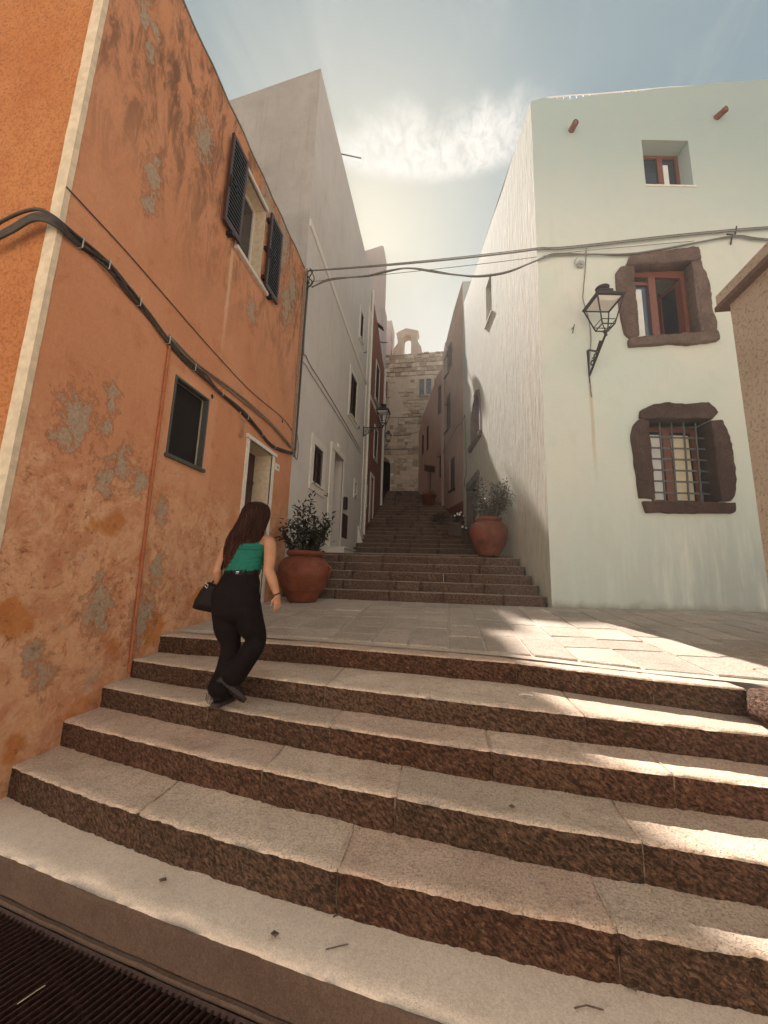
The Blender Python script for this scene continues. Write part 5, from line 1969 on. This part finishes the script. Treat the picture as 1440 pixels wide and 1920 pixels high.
mb = MB()
for path, e in ends:
    for k in range(52):
        p = path[rl.randrange(len(path) // 3, len(path))] + V(rl.gauss(0, .05), rl.gauss(0, .05), rl.gauss(0, .045))
        d1 = V(rl.uniform(-1, 1), rl.uniform(-1, 1), rl.uniform(-.2, 1)).normalized()
        d2 = d1.cross(V(rl.uniform(-1, 1), rl.uniform(-1, 1), 1)).normalized()
        L, W = rl.uniform(.07, .11), rl.uniform(.03, .042)
        mb.add([p, p + d1 * L * .5 + d2 * W * .5, p + d1 * L, p + d1 * L * .5 - d2 * W * .5], [(0, 1, 2, 3)])
tag(mb.build('small_leaves', MT['leaf_d'], pl, fix=False), kind='stuff')
mb = MB()
for k in range(420):
    a, r = rl.uniform(0, 6.28), rl.uniform(.02, .25)
    p = V(-2.51 + r * math.cos(a), 6.60 + r * math.sin(a), 1.04 + rl.uniform(0, .16 * (1.1 - r * 2)))
    d1 = V(rl.uniform(-1, 1), rl.uniform(-1, 1), rl.uniform(-.1, .9)).normalized()
    d2 = d1.cross(V(rl.uniform(-1, 1), rl.uniform(-1, 1), 1)).normalized()
    L, W = rl.uniform(.03, .055), rl.uniform(.012, .02)
    mb.add([p, p + d1 * L * .5 + d2 * W * .5, p + d1 * L, p + d1 * L * .5 - d2 * W * .5], [(0, 1, 2, 3)])
tag(mb.build('undergrowth', MT['leaf_d2'], pl, fix=False), kind='stuff')

big_pot((.93, 8.98, 1.24), .95, 'terracotta jar on the alley stairs against the mint wall', lug=False, squat=1.03)
pr_ = thing('potted_shrub', 'airy grey-leaved shrub growing from the jar against the mint wall', 'shrub', (.93, 8.98, 2.02), 'shrubs in the big jars')
mb = MB()
fl = MB()
fp = MB()
rl = random.Random(4)
tips = []
for i in range(26):
    tips.append((rl.uniform(.62, 1.42), rl.uniform(-.25, .22), rl.uniform(2.35, 2.92)))
tips += [(.70, -.1, 3.12), (.80, 0, 3.02), (1.32, .0, 2.98), (1.46, .05, 2.66), (1.25, -.1, 2.92), (.66, 0, 2.75), (.62, -.1, 2.6), (1.1, 0, 2.85)]
for (x, dy, z) in tips:
    b_ = V(.93 + (x - .93) * .22 + rl.uniform(-.06, .06), 8.96 + rl.uniform(-.08, .08), 1.98)
    e = V(x, 8.92 + dy, z)
    e.x = min(e.x, mint_x(e.y) - .05)
    m_ = b_.lerp(e, .55) + V(rl.uniform(-.06, .06), rl.uniform(-.05, .05), .03)
    path = smooth_path([b_, m_, e], 7)
    mb.tube(path, [.014 - .011 * j / (len(path) - 1) for j in range(len(path))], 5)
    for k in range(105):
        t = rl.uniform(.30, 1.0)
        p = path[int((len(path) - 1) * t)] + V(rl.gauss(0, .06), rl.gauss(0, .06), rl.gauss(0, .055))
        d1 = V(rl.uniform(-1, 1), rl.uniform(-1, 1), rl.uniform(-.3, 1)).normalized()
        d2 = d1.cross(V(rl.uniform(-1, 1), rl.uniform(-1, 1), 1)).normalized()
        L, W = rl.uniform(.04, .07), rl.uniform(.018, .030)
        tgt = fp if rl.random() < .13 else fl
        tgt.add([p, p + d1 * L * .5 + d2 * W * .5, p + d1 * L, p + d1 * L * .5 - d2 * W * .5], [(0, 1, 2, 3)])
mb.build('stem', MT['stem'], pr_)
tag(fl.build('foliage', MT['leaf_o'], pr_, fix=False), kind='stuff')
tag(fp.build('pale_foliage', MT['leaf_pale'], pr_, fix=False), kind='stuff')


# little pots, stone trough and flowers on the right of the stairs
def bush(name, label, c, rx, rz, n, mats, cat='plant', fl_=0, group=None):
    t = thing(name, label, cat, tuple(c), group)
    rl_ = random.Random(int(c[0] * 1000 + c[1] * 77))
    m = MB()
    for k in range(n):
        a = V(rl_.gauss(0, 1), rl_.gauss(0, 1), rl_.gauss(0, 1)).normalized() * (rl_.random() ** .4)
        p = Vector(c) + V(a.x * rx, a.y * rx, rz * .5 + a.z * rz * .5)
        d1 = V(rl_.uniform(-1, 1), rl_.uniform(-1, 1), rl_.uniform(-.2, 1)).normalized()
        d2 = d1.cross(V(rl_.uniform(-1, 1), rl_.uniform(-1, 1), 1)).normalized()
        L, W = rl_.uniform(.05, .09), rl_.uniform(.02, .035)
        m.add([p, p + d1 * L * .5 + d2 * W * .5, p + d1 * L, p + d1 * L * .5 - d2 * W * .5], [(0, 1, 2, 3)])
    tag(m.build('foliage', mats, t, fix=False), kind='stuff')
    if fl_:
        m = MB()
        for k in range(fl_):
            p = Vector(c) + V(rl_.uniform(-.8, .8) * rx, rl_.uniform(-1, -.4) * rx, rz * rl_.uniform(.7, 1.05))
            s = rl_.uniform(.03, .05)
            for j in range(5):
                an = j * 1.257
                d_ = V(math.cos(an), -.3, math.sin(an)) * s
                e_ = V(-math.sin(an), 0, math.cos(an)) * s * .5
                m.add([p, p + d_ * .6 + e_, p + d_, p + d_ * .6 - e_], [(0, 1, 2, 3)])
        m.build('flower', MT['white_fl'], t, fix=False)
    return t


def small_pot(c, r, h, label, mat='terracotta'):
    t = thing('flower_pot', label, 'pot', tuple(c), 'small pots on the alley stairs')
    m = MB()
    m.sm = True
    m.lathe([(0, 0), (r * .7, 0), (r * .92, h * .82), (r, h * .83), (r * 1.05, h), (r * .9, h), (r * .85, h * .9), (0, h * .9)], c, 20)
    m.build('pot_body', MT[mat], t)


def alley_z(y):
    z = 1.5
    for (yy, zz, h) in AST:
        if yy <= y: z = zz
    return z


def at_wall(y, off):
    return V(right_x(y) - off, y, alley_z(y))


p = at_wall(13.75, .55)
tr = thing('stone_trough', 'rough pale stone block standing on the alley stairs before the tan house', 'trough', tuple(p))
mb = MB()
mb.box(p + V(-.22, -.16, 0), V(.46, 0, 0), V(0, .34, 0), V(0, 0, .46), .04)
mb.build('trough_body', MT['basalt'], tr)
bush('flowering_plant', 'dark bush with white blossoms behind the stone block on the alley stairs', tuple(at_wall(14.6, .28)), .24, .70, 320, MT['leaf_d2'], fl_=8, group='plants on the alley stairs')
bush('trailing_plant', 'low dark spreading plant left of the stone block on the alley stairs', tuple(at_wall(14.9, .95)), .42, .55, 420, MT['leaf_d2'], group='plants on the alley stairs')
p = at_wall(17.2, .75)
small_pot(tuple(p), .34, .52, 'wide terracotta pot farthest up the alley stairs by the brown house')
bush('trailing_plant', 'sparse dark plant in the farthest wide pot up the alley', tuple(p + V(0, 0, .50)), .36, .22, 160, MT['leaf_d'], group='plants on the alley stairs')
p = at_wall(13.0, .28)
small_pot(tuple(p), .15, .34, 'small dark pot at the foot of the oxblood skirting', 'basalt')
bush('trailing_plant', 'small dusty plant in the pot at the foot of the oxblood skirting', tuple(p + V(0, 0, .32)), .17, .30, 120, MT['leaf_d2'], fl_=2, group='plants on the alley stairs')

# ------------------------------------------------------------------ things lying about on the steps
def litter(name, label, cat, pts, r, mat):
    m = MB()
    m.tube(pts, r, 5)
    return tag(m.build(name, MT[mat]), label, cat, 'dry litter on the steps')


def on_slab(x, y, k=5):
    return V(x, y, LEV[k] + .006)


litter('twig', 'short straight dry twig on the lowest concrete step', 'twig', [on_slab(-.52, 1.925), on_slab(-.43, 1.968)], .0025, 'twig')
litter('twig', 'forked brown twig by the riser above the lowest concrete step', 'twig', [on_slab(-.535, 2.09), on_slab(-.50, 2.12), on_slab(-.47, 2.16), on_slab(-.48, 2.175)], .004, 'twig')
litter('twig', 'pale curved twig at the right end of the lowest concrete step', 'twig', [on_slab(.49, 1.885), on_slab(.54, 1.905), on_slab(.60, 1.90)], .0028, 'twig')
litter('twig', 'bent white twig under the top step riser near the right', 'twig', [V(.56, 3.33, -.178), V(.60, 3.34, -.172), V(.66, 3.32, -.175)], .004, 'curtain')
for (x, y, k, lab) in ((-1.475, 2.117, 5, 'oval dark leaf lying alone on the left of the lowest concrete step'), (.745, 2.006, 5, 'brown leaf on the lowest concrete step at the far right'),
                       (-.766, 1.943, 5, 'small dark leaf in the middle of the lowest concrete step'), (.355, 2.44, 3, 'dark leaf on the fourth step tread near the middle')):
    m = MB()
    z = LEV[k] + .010
    a = x * 7
    m.add([V(x + .022 * math.cos(a + j), y + .015 * math.sin(a + j) * (1 if j else 1), z + .006 * (j % 2)) for j in (0, 1.1, 2.2, 3.14, 4.2, 5.3)], [(0, 1, 2, 3, 4, 5)])
    tag(m.build('dead_leaf', MT['twig'], fix=False), lab, 'leaf', 'dry litter on the steps')
litter('paper_scrap', 'pale torn scrap caught between the bars of the drain grate', 'scrap', [V(-1.79, 1.69, -1.136), V(-1.765, 1.745, -1.134), V(-1.752, 1.775, -1.136)], .0022, 'castle')
mb = MB()
rg = random.Random(12)
for i in range(170):
    k = rg.choice((1, 2, 3, 4, 5, 5))
    x = rg.uniform(-3.0, 2.6)
    y = NOSE[k - 1](x) - rg.uniform(.005, .05) if rg.random() < .75 else rg.uniform(NOSE[k](x) + .03, NOSE[k - 1](x))
    s = rg.uniform(.003, .009)
    c = V(x, y, LEV[k] + s * .4)
    vs = [c + V(rg.uniform(-1, 1), rg.uniform(-1, 1), rg.uniform(-.3, .9)) * s for _ in range(3)] + [c + V(0, 0, s)]
    mb.add(vs, [(0, 1, 3), (1, 2, 3), (2, 0, 3), (0, 2, 1)])
tag(mb.build('grit', MT['tread']), kind='stuff')


# ------------------------------------------------------------------ the woman walking up
MT['skin'] = plain('tanned_skin', (.42, .21, .122), .5, var=.12, sc=12, bump=.05, spec=.4)
MT['top'] = plain('green_jersey', (.0, .125, .088), .8, var=.12, sc=30, bump=.15)
MT['jeans'] = plain('black_denim', (.007, .0035, .004), .85, var=.35, sc=60, bump=.3, spec=.2)
MT['leather'] = plain('black_leather', (.008, .005, .005), .6, var=.3, sc=60, bump=.2, spec=.2)
MT['sole'] = plain('dark_rubber_sole', (.035, .024, .022), .7, var=.3, sc=80, bump=.5)
MT['metal_l'] = plain('shiny_buckle', (.75, .72, .66), .25, metal=.9)


def hair_mat(b):
    p = b.pos()
    n = b.noise(b.scale(p, (60, 60, 6)), 1.0, 4, .6)
    z = b.sep(p)[2]
    c = b.mix(b.step(n, .3, .7), (.012, .005, .0035), (.045, .015, .009))
    c = b.mix(b.step(z, 1.05, .75, 0, .55), c, (.10, .033, .018))     # lighter, redder lengths
    b.bsdf(c, .55, b.bump(n, .3, .004), Specular_IOR_Level=.12)


MT['hair'] = material('dark_brown_hair', hair_mat)


def limb(mb, pts, rad, n=16, sub=5, flat=1.0, side=V(1, 0, 0)):
    """tapered rounded limb; radius interpolated along a smooth path, closed with round ends"""
    P = smooth_path(pts, sub)
    m = len(P)
    k = len(pts) - 1
    R = []
    for i in range(m):
        t = i / (m - 1) * k
        j = min(int(t), k - 1)
        f = t - j
        f = f * f * (3 - 2 * f)
        a, b = rad[j], rad[j + 1]
        a = a if isinstance(a, tuple) else (a, a)
        b = b if isinstance(b, tuple) else (b, b)
        R.append((a[0] + (b[0] - a[0]) * f, a[1] + (b[1] - a[1]) * f))
    rings = []
    d0 = (P[1] - P[0]).normalized()
    d1 = (P[-1] - P[-2]).normalized()
    def ring(c, t, r):
        s = (side - t * side.dot(t)).normalized()
        q = t.cross(s).normalized()
        return [c + s * math.cos(2 * math.pi * j / n) * r[0] + q * math.sin(2 * math.pi * j / n) * r[1] for j in range(n)]
    for a in (80, 60, 40, 20):
        rings.append(ring(P[0] - d0 * min(R[0]) * .9 * math.sin(R_(a)), d0, tuple(x * math.cos(R_(a)) for x in R[0])))
    for i in range(m):
        t = (P[min(i + 1, m - 1)] - P[max(i - 1, 0)]).normalized()
        rings.append(ring(P[i], t, R[i]))
    for a in (20, 40, 60, 80):
        rings.append(ring(P[-1] + d1 * min(R[-1]) * .9 * math.sin(R_(a)), d1, tuple(x * math.cos(R_(a)) for x in R[-1])))
    mb.loft(rings)


def fused(mb, name, mat, parent, voxel=.007, smooth=6):
    """weld overlapping limbs into one continuous skin"""
    o = mb.build(name, mat, parent)
    r = o.modifiers.new('weld', 'REMESH')
    r.mode = 'VOXEL'
    r.voxel_size = voxel
    r.use_smooth_shade = True
    s = o.modifiers.new('relax', 'SMOOTH')
    s.factor = .5
    s.iterations = smooth
    return o


YB = 3.06
pers = thing('person', 'woman from behind with long brown hair, green sleeveless top and black trousers climbing the steps', 'person', (-1.72, YB, -.36))

body = MB()
# torso, neck, head
limb(body, [V(-1.735, YB, .40), V(-1.735, YB + .02, .56), V(-1.735, YB + .05, .72), V(-1.725, YB + .09, .88), V(-1.72, YB + .12, .985)],
     [(.150, .10), (.155, .105), (.130, .092), (.150, .102), (.145, .080)])
limb(body, [V(-1.72, YB + .13, .98), V(-1.715, YB + .15, 1.07), V(-1.71, YB + .17, 1.14)], [(.075, .06), .052, .052])
limb(body, [V(-1.71, YB + .175, 1.175), V(-1.708, YB + .165, 1.24)], [(.070, .085), (.076, .092)])
limb(body, [V(-1.71, YB + .235, 1.135), V(-1.71, YB + .21, 1.165)], [.035, .05])          # chin and jaw
limb(body, [V(-1.708, YB + .262, 1.215), V(-1.708, YB + .282, 1.190)], [.010, .014])      # nose
for sg in (-1, 1):
    limb(body, [V(-1.709 + sg * .079, YB + .175, 1.20), V(-1.709 + sg * .082, YB + .17, 1.225)], [(.008, .016), (.009, .020)])   # ears
# shoulders
limb(body, [V(-1.90, YB + .11, .975), V(-1.80, YB + .125, 1.005), V(-1.72, YB + .13, 1.02), V(-1.63, YB + .125, 1.0), V(-1.54, YB + .11, .965)], [.050, .052, .05, .052, .050])
# arms
SL, EL, WL = V(-1.905, YB + .11, .965), V(-1.955, YB + .02, .70), V(-1.965, YB + .10, .555)
SR, ER, WR = V(-1.535, YB + .10, .955), V(-1.485, YB + .02, .715), V(-1.405, YB + .05, .515)
limb(body, [SL, SL.lerp(EL, .4) + V(-.008, 0, 0), EL], [.052, .050, .040])
limb(body, [EL, EL.lerp(WL, .35), WL], [.040, .042, .026])
limb(body, [SR, SR.lerp(ER, .4) + V(.008, 0, 0), ER], [.054, .052, .042])
limb(body, [ER, ER.lerp(WR, .3) + V(.006, 0, 0), WR], [.042, .043, .027])
# hips and legs under the trousers
HL, KL, AL = V(-1.80, YB, .42), V(-1.80, YB + .07, .07), V(-1.80, YB + .01, -.27)
HR, KR, AR_ = V(-1.63, YB, .42), V(-1.575, YB + .10, .13), V(-1.695, YB - .08, -.13)
limb(body, [HL, HL.lerp(KL, .5), KL], [.098, .082, .056])
limb(body, [KL, KL.lerp(AL, .35) + V(0, -.012, 0), AL], [.054, .054, .034])
limb(body, [HR, HR.lerp(KR, .5), KR], [.098, .082, .056])
limb(body, [KR, KR.lerp(AR_, .35), AR_], [.054, .052, .034])


def hand(mb, w, d, palm_n, curl, s=1.0):
    """palm and five separate bent fingers; d = direction wrist to knuckles, palm_n = out of the palm"""
    d = d.normalized()
    palm_n = (palm_n - d * palm_n.dot(d)).normalized()
    sd_ = d.cross(palm_n).normalized()
    limb(mb, [w, w + d * .035 * s, w + d * .075 * s], [(.022 * s, .018 * s), (.033 * s, .014 * s), (.036 * s, .012 * s)], side=sd_)
    for i, (off, L) in enumerate(((-.027, .066), (-.009, .076), (.009, .070), (.026, .055))):
        b = w + d * .072 * s + sd_ * off * s
        pts = [b]
        ang = 0
        for q, f in enumerate((.45, .30, .25)):
            ang += curl * (.8 + .1 * i) * (1 if q else .6)
            dir_ = d * math.cos(ang) + palm_n * math.sin(ang)
            pts.append(pts[-1] + dir_ * L * f * s)
        limb(mb, pts, [.0092 * s, .0090 * s, .0082 * s, .0068 * s], n=8, sub=3)
    t0 = w + d * .022 * s - sd_ * .024 * s
    limb(mb, [t0, t0 + (d * .6 - sd_ * .8).normalized() * .028 * s + palm_n * .006, t0 + (d * .85 - sd_ * .45).normalized() * .055 * s + palm_n * .016], [.013 * s, .0105 * s, .0085 * s], n=8, sub=3)


hand(body, WR, V(.10, .02, -.99), V(-.9, .45, .05), .42)
hand(body, WL, V(-.35, .2, -.93), V(.75, .6, .0), .85)
fused(body, 'body', MT['skin'], pers, .0055, 4)

# eyes on the far side of the head
for sg in (-1, 1):
    mb = MB()
    mb.sm = True
    limb(mb, [V(-1.708 + sg * .032, YB + .250, 1.218), V(-1.708 + sg * .032, YB + .253, 1.218)], [.0115, .0115], n=10)
    mb.build('eye', MT['fabric_w'], pers)
mb = MB()
limb(mb, [V(-1.73, YB + .266, 1.158), V(-1.708, YB + .272, 1.159), V(-1.686, YB + .266, 1.158)], [.005, .008, .005], n=8)
mb.build('mouth', plain('lip_skin', (.36, .12, .085), .45), pers)

# trousers: high waist, close hips, legs widening to frayed hems
tr_ = MB()
limb(tr_, [V(-1.738, YB + .045, .69), V(-1.74, YB + .025, .60), V(-1.745, YB - .005, .50), V(-1.735, YB - .008, .40)], [(.148, .108), (.178, .130), (.212, .150), (.205, .140)], n=24)
limb(tr_, [V(-1.825, YB - .005, .42), V(-1.815, YB + .02, .25), V(-1.785, YB + .055, .09), V(-1.785, YB + .03, -.08), V(-1.80, YB - .005, -.225)], [(.118, .125), (.108, .108), (.080, .082), (.084, .088), (.100, .118)], n=20)
limb(tr_, [V(-1.645, YB - .005, .42), V(-1.615, YB + .045, .27), V(-1.580, YB + .085, .14), V(-1.620, YB + .01, .0), V(-1.675, YB - .055, -.10)], [(.118, .125), (.108, .110), (.085, .088), (.086, .092), (.098, .110)], n=20)
fused(tr_, 'trousers', MT['jeans'], pers, .008, 5)
# frayed hem threads of the left leg
mb = MB()
rh_ = random.Random(2)
for i in range(46):
    a = rh_.uniform(0, 6.28)
    p = V(-1.80 + .098 * math.cos(a), YB - .005 + .112 * math.sin(a), -.285 + rh_.uniform(-.01, .015))
    mb.tube([p + V(0, 0, .02), p + V(rh_.uniform(-.012, .012), rh_.uniform(-.01, .01), -.02), p + V(rh_.uniform(-.03, .02), rh_.uniform(-.02, .02), -.045 + rh_.uniform(-.012, .012))], .0014, 4)
tag(mb.build('hem_fringe', MT['jeans'], pers), kind='stuff')
# belt and label
def waist(z0, z1, rx, ry, cx, cy0, cy1, n=40):
    r = []
    for z, c in ((z0, cy0), (z1, cy1)):
        r.append([V(cx + rx * math.cos(2 * math.pi * k / n), c + ry * math.sin(2 * math.pi * k / n), z + .012 * math.cos(2 * math.pi * k / n)) for k in range(n)])
    return r
mb = MB()
mb.sm = True
mb.loft(waist(.672, .712, .156, .115, -1.737, YB + .038, YB + .046), cap=False)
belt = mb.build('belt', MT['leather'], pers)
mb = MB()
def on_waist(a, z, e=.003):
    an = -math.pi / 2 + a
    return V(-1.737 + (.156 + e) * math.cos(an), YB + .042 + (.115 + e) * math.sin(an), z + .012 * math.cos(an))
mb.add([on_waist(.04, .680), on_waist(.30, .680), on_waist(.30, .706), on_waist(.04, .706)], [(0, 1, 2, 3)])
mb.mi = 1
mb.add([on_waist(.07, .696, .0045), on_waist(.24, .696, .0045), on_waist(.24, .702, .0045), on_waist(.07, .702, .0045)], [(0, 1, 2, 3)])
mb.add([on_waist(.05, .684, .0045), on_waist(.22, .684, .0045), on_waist(.22, .6855, .0045), on_waist(.05, .6855, .0045)], [(0, 1, 2, 3)])
mb.build('belt_label', [MT['leather'], MT['fabric_w']], pers, fix=False)
mb = MB()
for a in (-.9, -.25, .55, 1.1):
    mb.box(on_waist(a, .664, .002), (on_waist(a + .06, .664, .002) - on_waist(a, .664, .002)), V(0, 0, .054), V(0, -.006, 0))
mb.build('belt_loop', MT['jeans'], pers)

# sleeveless top with gathered folds, low at the shoulder blades, two straps
tp = MB()
n = 48
rings = []
prof = [(.69, .152, .113, .045), (.71, .156, .116, .05), (.74, .157, .117, .055), (.77, .155, .116, .062), (.80, .156, .116, .07), (.83, .160, .118, .078), (.86, .166, .121, .086), (.89, .172, .122, .092), (.92, .172, .118, .098)]
for i in range(len(prof) * 3 - 2):
    t = i / 3
    j = min(int(t), len(prof) - 2)
    f = t - j
    z, rx, ry, cy = [prof[j][q] + (prof[j + 1][q] - prof[j][q]) * f for q in range(4)]
    r = []
    for k in range(n):
        a = 2 * math.pi * k / n
        w = .0045 * math.sin(z * 170 + 1.6 * math.sin(a * 1.5 + 1) + 3 * noise.noise(V(math.cos(a) * 2, math.sin(a) * 2, z * 3))) * (1 if z < .84 else .35)
        r.append(V(-1.735 + (z - .7) * .05 + (rx + w) * math.cos(a), YB + cy + (ry + w) * math.sin(a), z + .012 * math.cos(a) + (.020 * (math.sin(a) * -1) if z > .9 else 0)))
    rings.append(r)
tp.sm = True
tp.loft(rings)
for ib in range(2):
    rows = []
    for i in range(10):
        z = .895 + .165 * i / 9
        w = lerp(z, [(.89, .158), (.92, .148), (.95, .128), (.98, .112), (1.02, .104), (1.07, .10)])
        yc = lerp(z, [(.89, -.030), (.94, .006), (.98, .034), (1.02, .052), (1.06, .085)]) - (.0 if ib == 0 else -.006)
        rows.append([V(-1.724 - .02 + (w + .02) * q / 8, YB + yc + .046 * (q / 8) ** 2.6 * (w / .155) ** 2 - .015, z) for q in range(9)])
    vs = [v for r in rows for v in r]
    tp.add(vs, [(i * 9 + q, i * 9 + q + 1, (i + 1) * 9 + q + 1, (i + 1) * 9 + q) for i in range(9) for q in range(8)])
top_o = tp.build('top', MT['top'], pers)
# shoes
def shoe(heel, toe, up, name_parent, w=.047):
    d = (toe - heel)
    L = d.length
    d = d.normalized()
    up = (up - d * up.dot(d)).normalized()
    s = d.cross(up).normalized()
    out = [(0, .55), (.06, .80), (.2, .84), (.4, .80), (.6, .95), (.75, 1.0), (.88, .88), (.96, .6), (1.0, .25)]
    def ring(z, k):
        return [heel + d * (t * L) + s * wd * w * k + up * z for t, wd in out] + [heel + d * (t * L) - s * wd * w * k + up * z for t, wd in out[::-1]]
    m = MB()
    m.loft([ring(0, .96), ring(.006, 1.0), ring(.028, 1.0), ring(.032, .97)])
    so_ = m.build('sole', MT['sole'], name_parent)
    m = MB()
    for i in range(7):
        t = .10 + .12 * i
        m.box(heel + d * (t * L) - s * w * .6 - up * .004, s * w * 1.2, d * .014, up * .006)
    tag(m.build('tread_rib', MT['leather'], so_), kind='stuff')
    m = MB()
    limb(m, [heel + d * .045 + up * .055, heel + d * .11 + up * .058, heel + d * (L - .075) + up * .040, heel + d * (L - .045) + up * .034], [(.042, .045), (.042, .042), (.044, .028), (.036, .022)], side=s)
    limb(m, [heel + d * .05 + up * .06, heel + d * .055 + up * .115], [.042, .046], side=s)
    fused(m, 'shoe', MT['leather'], name_parent, .008, 4)


shoe(V(-1.80, YB - .085, -.355), V(-1.775, YB + .165, -.355), V(0, 0, 1), pers)
hR, tR = V(-1.775, YB - .115, -.145), V(-1.600, YB + .005, -.330)
shoe(hR, tR, V(.35, .72, .60), pers)

# hair: a shell over the skull and a long fall of locks down the back
HC = V(-1.708, YB + .165, 1.235)
hm = MB()
hm.sm = True
rings = []
fall = [(1.335, .030, .035, .165), (1.325, .065, .075, .160), (1.30, .094, .104, .153), (1.26, .114, .118, .145), (1.21, .124, .112, .128), (1.15, .131, .096, .105), (1.09, .137, .078, .085), (1.03, .148, .066, .062), (.97, .144, .055, .042), (.91, .130, .046, .026), (.86, .108, .038, .012), (.80, .080, .030, .002), (.755, .045, .02, -.004)]
n = 40
for z, rx, ry, cy in fall:
    cx = -1.708 - max(0, 1.16 - z) * .26
    r = []
    for k in range(n):
        a = 2 * math.pi * k / n
        w = 1 + .035 * noise.noise(V(math.cos(a) * 5, math.sin(a) * 5, z * 1.2))
        y = YB + cy + ry * math.sin(a) * w
        r.append(V(cx + rx * math.cos(a) * w, y, z))
    rings.append(r)
hm.loft(rings)
hair = hm.build('hair', MT['hair'], pers)
st = MB()
st.sm = True
rh_ = random.Random(9)
for i in range(260):
    a = math.pi * (1.0 + rh_.random()) if rh_.random() < .8 else rh_.uniform(-.6, math.pi + .6)
    zend = rh_.uniform(.70, .90) if math.cos(a) < .1 else rh_.uniform(.84, 1.0)
    if rh_.random() < .25: zend += .1
    ph, amp = rh_.uniform(0, 6.28), rh_.uniform(.004, .013)
    pts, rr = [], []
    a2 = a + rh_.uniform(-.25, .25)
    for j in range(15):
        t = j / 14
        z = 1.332 + (zend - 1.332) * t ** .9
        rx = lerp(-z, [(-q[0], q[1]) for q in fall]) + .004
        ry = lerp(-z, [(-q[0], q[2]) for q in fall]) + .004
        cy = lerp(-z, [(-q[0], q[3]) for q in fall])
        cx = -1.708 - max(0, 1.16 - z) * .26
        aa = a2 + .10 * math.sin(t * 5 + ph)
        wv = amp * math.sin(t * 11 + ph) * t
        if z < .86:
            rx, ry = max(rx, .045), max(ry, .022)
        pts.append(V(cx + (rx + wv) * math.cos(aa), YB + cy + (ry + wv) * math.sin(aa), z))
        rr.append(.0065 * (1 - t * .55) * (0.4 + .6 * min(1, t * 6)))
    rr[-1] = .0012
    st.tube(pts, rr, 5)
st.build('hair_lock', MT['hair'], hair)

# bracelet
mb = MB()
wd_ = (WR - ER).normalized()
c = WR - wd_ * .012
s1 = wd_.cross(V(0, 1, 0)).normalized()
s2 = wd_.cross(s1)
mb.tube([c + (s1 * math.cos(2 * math.pi * k / 20) + s2 * math.sin(2 * math.pi * k / 20)) * .0315 for k in range(21)], .0045, 6)
br = mb.build('bracelet', MT['leather'], pers)
mb = MB()
for a in (.2, 2.6, 4.0, 5.4):
    p = c + (s1 * math.cos(a) + s2 * math.sin(a)) * .035
    limb(mb, [p, p + V(.001, 0, 0)], [.006, .006], n=8)
    mb.build('bead', MT['metal_l'], br)
    mb = MB()

# bag at her left side
bag = thing('handbag', 'black leather bucket handbag hanging at the woman\'s left hip', 'handbag', (-2.03, YB + .0, .36))
mb = MB()
mb.sm = True
rings = []
def bag_ring(x0, x1, z, y, hw):
    cx, hx = (x0 + x1) / 2, (x1 - x0) / 2
    r = []
    for k in range(20):
        a = 2 * math.pi * k / 20
        ca, sa = math.cos(a), math.sin(a)
        r.append(V(cx + hx * math.copysign(abs(ca) ** .6, ca), y + hw * math.copysign(abs(sa) ** .6, sa), z + (.018 * -ca)))
    return r
for (x0, x1, z, hw) in ((-2.135, -1.955, .372, .055), (-2.14, -1.945, .378, .068), (-2.125, -1.925, .44, .066), (-2.085, -1.915, .52, .055), (-2.05, -1.915, .575, .040), (-2.03, -1.925, .59, .030)):
    rings.append(bag_ring(x0, x1, z, YB + .03, hw))
mb.loft(rings)
mb.build('bag_body', MT['leather'], bag)
mb = MB()
mb.tube(smooth_path([V(-2.025, YB + .03, .57), V(-1.99, YB + .05, .63), V(-1.93, YB + .02, .70), V(-1.89, YB + .0, .80), V(-1.87, YB - .02, .90), V(-1.86, YB + .02, 1.0), V(-1.85, YB + .11, 1.04)], 6), .009, 6)
mb.build('strap', MT['leather'], bag)
mb = MB()
mb.tube([V(-2.03, YB - .02, .60), V(-2.0, YB - .02, .58), V(-2.01, YB - .02, .555), V(-2.03, YB - .02, .575)], .005, 6)
mb.build('buckle', MT['metal_l'], bag)


# ------------------------------------------------------------------ thin haze, added to bleach the far alley like lens flare
hz = MB()
hz.box((-30, -24, -2.6), (60, 0, 0), (0, 48, 0), (0, 0, 21.4))
hm_ = bpy.data.materials.new('added_veil_haze')
hm_.use_nodes = True
nt = hm_.node_tree
nt.nodes.clear()
pv = nt.nodes.new('ShaderNodeVolumePrincipled')
pv.inputs['Color'].default_value = (.98, .95, .90, 1)
pv.inputs['Density'].default_value = 0.0044
pv.inputs['Anisotropy'].default_value = 0.18
ov = nt.nodes.new('ShaderNodeOutputMaterial')
nt.links.new(pv.outputs[0], ov.inputs['Volume'])
tag(hz.build('haze', hm_), kind='stuff')
